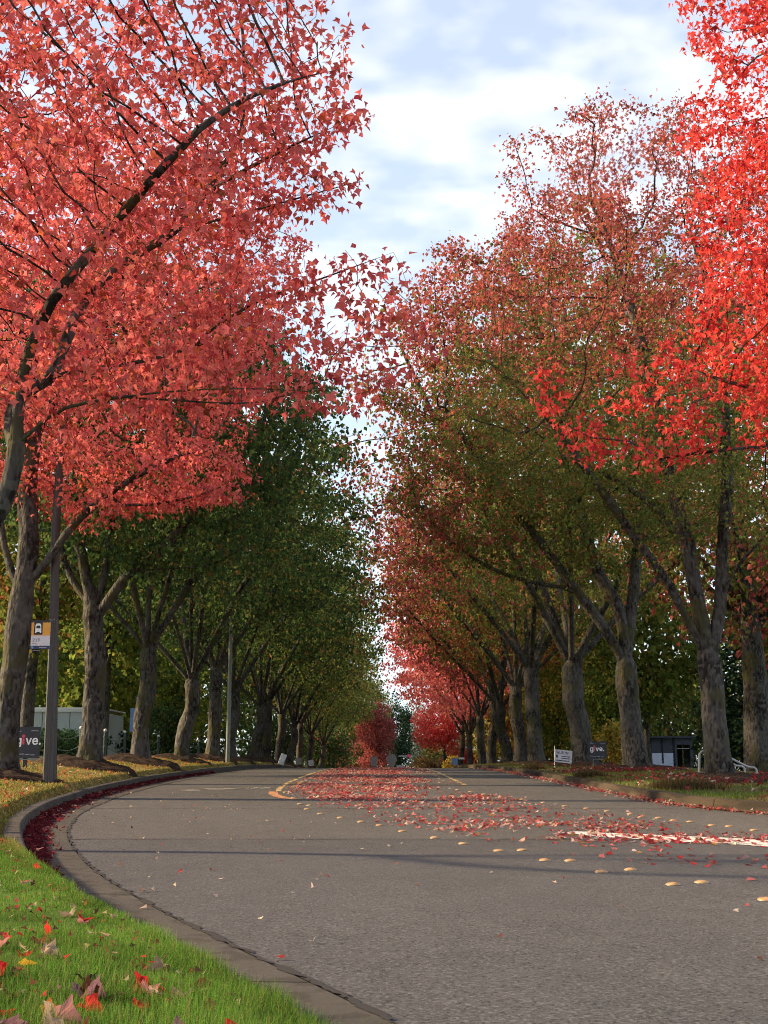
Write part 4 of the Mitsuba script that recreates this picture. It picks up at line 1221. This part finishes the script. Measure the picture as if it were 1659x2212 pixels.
def give_sign(label, uc, vc, D, w, h, zleg, rz=0.06):
    k = thing('give_sign', label, 'sign')
    c = at(uc, vc, D)
    part(k, 'board', box(c[0], D, c[2], w, .02, h, rz), 'sign_dark_mat')
    rt = np.array([math.cos(rz), math.sin(rz), 0])
    fr_ = np.array([math.sin(rz), -math.cos(rz), 0]) * .0115
    o = c + fr_ - rt * w * .44 - np.array([0, 0, h * .06])
    s = h * .27
    xw = letters(k, 'g', s, o, rt, 'white_mat', bold=True)
    o2 = o + rt * (xw + s * .10)
    iw = s * .24
    mp = []
    q = o2 + rt * iw * .5
    mp.append(trimesh.creation.box((iw, .003, s * .72)))
    mp[0].apply_translation(q + [0, 0, s * .36])
    dot = trimesh.creation.cylinder(radius=s * .19, height=.003, sections=16)
    dot.apply_transform(trimesh.transformations.rotation_matrix(math.pi / 2, [1, 0, 0]))
    dot.apply_translation(q + [0, 0, s * .98])
    mp.append(dot)
    part(k, 'red_letter', trimesh.util.concatenate(mp), 'redink_mat')
    letters(k, 've.', s, o2 + rt * (iw + s * .12), rt, 'white_mat', bold=True)
    for a_, b_, ww in ((-.40, .36, .18), (-.40, .43, .08), (.16, .38, .26), (-.42, -.36, .14), (-.24, -.37, .16), (-.04, -.38, .17), (.17, -.39, .15)):
        p = c + fr_ + rt * w * (a_ + ww / 2) + np.array([0, 0, h * b_])
        part(k, 'print_line', box(p[0], p[1] - .0015, p[2], ww * w, .003, h * .03, rz), 'grey_ink_mat')
    g = float(zg(c[0], D))
    part(k, 'post', box(c[0] - .02, D + .025, (c[2] - h * .4 + g) / 2, .075, .03, c[2] - h * .4 - g + .15), 'sign_dark_mat')
    part(k, 'frame_foot', box(c[0] + .0, D + .0, c[2] - h / 2 - .025, w * .6, .02, .018, rz), 'chain_mat')
    for s_ in (-1, 1):
        part(k, 'leg', box(c[0] + s_ * w * .27, D + .004, (c[2] - h / 2 - .03 + g - .05) / 2, .014, .014, c[2] - h / 2 - .03 - g + .05), 'chain_mat')


give_sign('black give sign with white letters between the left edge trunk and the bus stop', 58, 1604, 23.6, .50, .57, .4, -.05)
give_sign('black give sign in front of the dark stem on the right side', 1291, 1620, 36.2, .52, .48, .4, 0)

# race sign
k_ = thing('race_sign', 'white lawn sign with blue print on the right bank, tilted', 'sign')
c = at(1217, 1634, 37)
rot = trimesh.transformations.rotation_matrix(math.radians(6), [0, 1, 0], c)


def tilt(m):
    m.apply_transform(rot)
    return m


part(k_, 'board', tilt(box(c[0], 37, c[2], .50, .012, .36)), 'signwhite_mat')
for a_, b_, ww, hh_ in ((-.22, -.015, .06, .07), (-.06, .0, .26, .022), (-.06, -.055, .26, .022), (-.22, -.125, .40, .028)):
    part(k_, 'print_line', tilt(box(c[0] + a_ + ww / 2, 37 - .0075, c[2] + b_, ww, .003, hh_)), 'navy_mat')
tm = meshkit.text_mesh('5K RUN', .075, .003, True)
tv = np.array(tm.vertices)
tv = trimesh.Trimesh(np.stack([c[0] - .225 + tv[:, 0] * .95, 37 - .006 - tv[:, 2], c[2] + .065 + tv[:, 1]], 1), tm.faces, process=False)
part(k_, 'lettering', tilt(tv), 'navy_mat')
part(k_, 'stake', tubes([(np.array([[c[0] - .26, 37.02, c[2] - .42], [c[0] - .25, 37.02, c[2] + .3]]), np.array([.012, .012]), 6)]), 'white_mat')
part(k_, 'stake', tubes([(np.array([[c[0] + .2, 37.02, c[2] - .4], [c[0] + .2, 37.02, c[2] - .1]]), np.array([.01, .01]), 6)]), 'chain_mat')

# small far signs
def stake_sign(label, u, v_, D, w, h, bsdf, rz=0.0, ry=0.0, name='yard_sign'):
    k = thing(name, label, 'sign')
    c = at(u, v_, D)
    b = box(c[0], D, c[2], w, .015, h, rz)
    b.apply_transform(trimesh.transformations.rotation_matrix(ry, [0, 1, 0], c))
    part(k, 'board', b, bsdf)
    g = float(zg(c[0], D))
    for s_ in (-1, 1):
        part(k, 'stake', box(c[0] + s_ * w * .3 * math.cos(rz), D + .02 + s_ * w * .3 * math.sin(rz), (g - .1 + c[2]) / 2, .012, .012, max(.1, c[2] - g + .1)), 'chain_mat')
    return k, c


stake_sign('bright white blank yard sign tilted on the left verge near the crest', 610, 1640, 62, .46, .52, 'white_mat', -.85, .35)
stake_sign('small white yard sign on the verge farthest left at the crest', 672, 1648, 84, .36, .38, 'signwhite_mat', .3, -.15)
stake_sign('pale grey yard sign between the far left trunks', 645, 1644, 80, .38, .42, 'greyback_mat', .2)
k2, c = stake_sign('blue and white yard sign at the foot of the far right trunks', 982, 1645, 84, .42, .44, 'blue_mat', -.2, .1)
part(k2, 'white_strip', box(c[0] + .45, 84 - .02, c[2] + .2, .38, .012, .13), 'white_mat')
k_ = thing('road_sign', 'round grey sign back on a post at the crest of the road', 'sign')
c = at(846, 1644, 86)
disc = trimesh.creation.cylinder(radius=.36, height=.015, sections=28)
disc.apply_transform(trimesh.transformations.rotation_matrix(math.pi / 2, [1, 0, 0]))
disc.apply_translation(c + [0, 0, .12])
part(k_, 'disc', disc, 'greyback_mat')
part(k_, 'plate', box(c[0], 86, c[2] - .32, .34, .015, .3), 'greyback_mat')
part(k_, 'post', box(c[0], 86.03, c[2] - .6, .05, .05, 1.9), 'galv_mat')
k_ = thing('road_sign', 'rectangular grey sign back left of the round one at the crest of the road', 'sign')
c = at(808, 1645, 86)
part(k_, 'plate', box(c[0], 86, c[2], .46, .015, .66), 'greyback_mat')
part(k_, 'post', box(c[0], 86.03, c[2] - .5, .05, .05, 1.9), 'galv_mat')
k_ = thing('marker_board', 'low pale board on the ground right of the round sign at the crest', 'board')
c = at(864, 1656, 82)
part(k_, 'plate', box(c[0], 82, c[2] - .05, .46, .02, .3), 'signwhite_mat')
part(k_, 'lower_panel', box(c[0] + .03, 81.98, c[2] - .1, .25, .012, .14), 'blue_mat')
k_ = thing('crossing_sign', 'pale horizontal bar with a red sign far beyond the crest', 'sign')
c = at(877, 1633, 150)
part(k_, 'bar', box(c[0], 150, c[2], 1.75, .06, .10), 'trim_mat')
part(k_, 'red_plate', trimesh.creation.cylinder(radius=.22, height=.03, sections=8, transform=trimesh.transformations.translation_matrix(c + [.35, -.06, .02]) @ trimesh.transformations.rotation_matrix(math.pi / 2, [1, 0, 0])), 'redink_mat')
part(k_, 'post', box(c[0] + .35, 150.03, c[2] - 1, .06, .05, 2.2), 'galv_mat')

# blue sign on a white pole
k_ = thing('parking_sign', 'narrow blue sign on a white and dark pole left of the third trunk', 'sign')
c = at(287, 1555, 38)
p_ = at(293, 1600, 38.1)
g = float(zg(p_[0], 38.1))
part(k_, 'plate', box(c[0], 38, c[2], .17, .015, .70, .0), 'blue_mat')
part(k_, 'pole', box(p_[0], 38.1, p_[2] + .15, .09, .05, .9), 'white_mat')
part(k_, 'blue_pole', box(p_[0] + .02, 38.1, p_[2] + .95, .09, .05, .7), 'blue_mat')
part(k_, 'base', box(p_[0], 38.1, (p_[2] - .3 + g) / 2 - .05, .09, .06, p_[2] - .3 - g + .1), 'black_mat')

# posts with two chains behind the footway
PB = [(22.0, 4.05), (25.2, 4.05), (28.6, 4.05), (32.1, 4.05), (35.6, 4.05), (39, 4.05), (42.4, 4.05), (45.6, 4.05), (49, 4.05), (52.5, 4.05), (56, 4.05), (60, 4.05), (64, 4.05), (68, 4.05)]
tops = []
for y, d in PB:
    x = float(xB(y)) - d
    g = float(zg(x, y))
    k_ = thing('chain_post', 'dark green post with pale domed cap in the chain fence behind the left footway', 'post', 'chain posts behind the left footway')
    part(k_, 'shaft', tubes([(np.array([[x, y, g - .1], [x, y, g + .3], [x, y, g + .85]]), np.array([.055, .055, .05]), 12)]), 'bollard_mat', smooth=40)
    cp = trimesh.creation.icosphere(2, .058)
    cp.apply_translation([x, y, g + .87])
    part(k_, 'cap', cp, 'cap_mat', smooth=True)
    tops.append(np.array([x, y, g]))
for i in range(len(tops) - 1):
    k_ = thing('chain', 'pair of sagging chains strung between two dark green posts behind the left footway', 'chain', 'chains between the posts')
    for hz in (.70, .36):
        t = np.linspace(0, 1, 13)[:, None]
        p = tops[i] * (1 - t) + tops[i + 1] * t
        p[:, 2] += hz - .16 * (1 - (2 * t[:, 0] - 1) ** 2)
        part(k_, 'strand', tubes([(p, np.full(13, .013), 5)]), 'chain_mat', smooth=True)

# pale panel wall at left
k_ = thing('panel_wall', 'pale grey-green panelled wall of a low building behind the left-hand trunks', 'building')
y0 = 46.0
for i in range(9):
    x0 = -19.4 + i * 1.0
    if x0 + .985 < -10.2:
        part(k_, 'panel', box(x0 + .49, y0 + (.012 if i % 2 else 0), 1.55, .975, .05, 2.1), 'siding_mat')
part(k_, 'backing', box(-14.9, y0 + .10, 1.5, 9.0, .1, 2.0), 'siding_mat')
part(k_, 'top_trim', box(-14.9, y0 - .02, 2.66, 9.1, .12, .12), 'trim_mat')
part(k_, 'roof', box(-14.9, y0 + 2.2, 2.74, 9.2, 4.5, .05), 'trim_mat')
part(k_, 'side_wall', box(-10.38, y0 + 2.2, 1.55, .06, 4.2, 2.1), 'siding_mat')

# shed at right
k_ = thing('shed', 'low dark shed with pale blue panel and open doorway behind the right-hand trunks', 'shed')
sx0, sx1 = float(at(1380, 1640, 75)[0]), float(at(1496, 1640, 75)[0])
zt, zbm, zmid = float(at(1450, 1594, 75)[2]), float(at(1450, 1672, 75)[2]), float(at(1450, 1626, 75)[2])
dx0, dx1 = float(at(1458, 1640, 75)[0]), float(at(1491, 1640, 75)[0])
part(k_, 'upper_wall', box((sx0 + dx0) / 2, 75, (zt + zmid) / 2, dx0 - sx0, .1, zt - zmid), 'shed_mat')
part(k_, 'blue_panel', box((sx0 + dx0) / 2 - .05, 74.98, (zbm + zmid) / 2, dx0 - sx0 - .12, .1, zmid - zbm - .03), 'panel_blue_mat')
for i in range(4):
    part(k_, 'post', box(sx0 + (dx0 - sx0) * (.02 + i * .32), 74.93, (zbm + zt) / 2 + (.3 if i else 0), .09, .06, zt - zbm - (.62 if i else 0)), 'shed_dark_mat')
part(k_, 'door_frame', box(dx0 + .06, 74.95, (zbm + zt) / 2, .12, .14, zt - zbm), 'shed_mat')
part(k_, 'door_frame', box(dx1 + .05, 74.95, (zbm + zt) / 2, .12, .14, zt - zbm), 'shed_mat')
part(k_, 'lintel', box((dx0 + dx1) / 2, 74.95, zt - .2, dx1 - dx0, .14, .4), 'shed_mat')
part(k_, 'door_bar', box((dx0 + dx1) / 2, 74.93, zt - .62, dx1 - dx0 - .1, .04, .05), 'rail_mat')
part(k_, 'back_wall', box((sx0 + dx1) / 2, 77.0, (zbm + zt) / 2, dx1 - sx0, .1, zt - zbm), 'shed_mat')
part(k_, 'side_wall', box(dx1 + .14, 76, (zbm + zt) / 2, .08, 2.2, zt - zbm), 'shed_mat')
part(k_, 'roof', box((sx0 + dx1) / 2 + .05, 76, zt + .05, dx1 - sx0 + .5, 2.6, .09), 'shed_mat')

# handrail
k_ = thing('handrail', 'grey steel stair handrail on the right bank behind the forked trunk', 'railing')
D = 25.0


def rail(pts, D, r_=.024):
    P = np.array([at(u, v_, D) for u, v_ in pts])
    return tubes([(P, np.full(len(P), r_), 8)])


part(k_, 'near_rail', rail([(1510, 1685), (1510, 1650), (1511, 1629), (1515, 1624), (1522, 1622), (1545, 1622), (1578, 1638), (1614, 1656), (1622, 1658), (1628, 1658), (1633, 1661), (1635, 1667), (1635, 1692)], D), 'rail_mat', smooth=True)
part(k_, 'far_rail', rail([(1560, 1640), (1578, 1647), (1590, 1654), (1598, 1655), (1604, 1656), (1608, 1660), (1609, 1666), (1609, 1684)], 26), 'rail_mat', smooth=True)
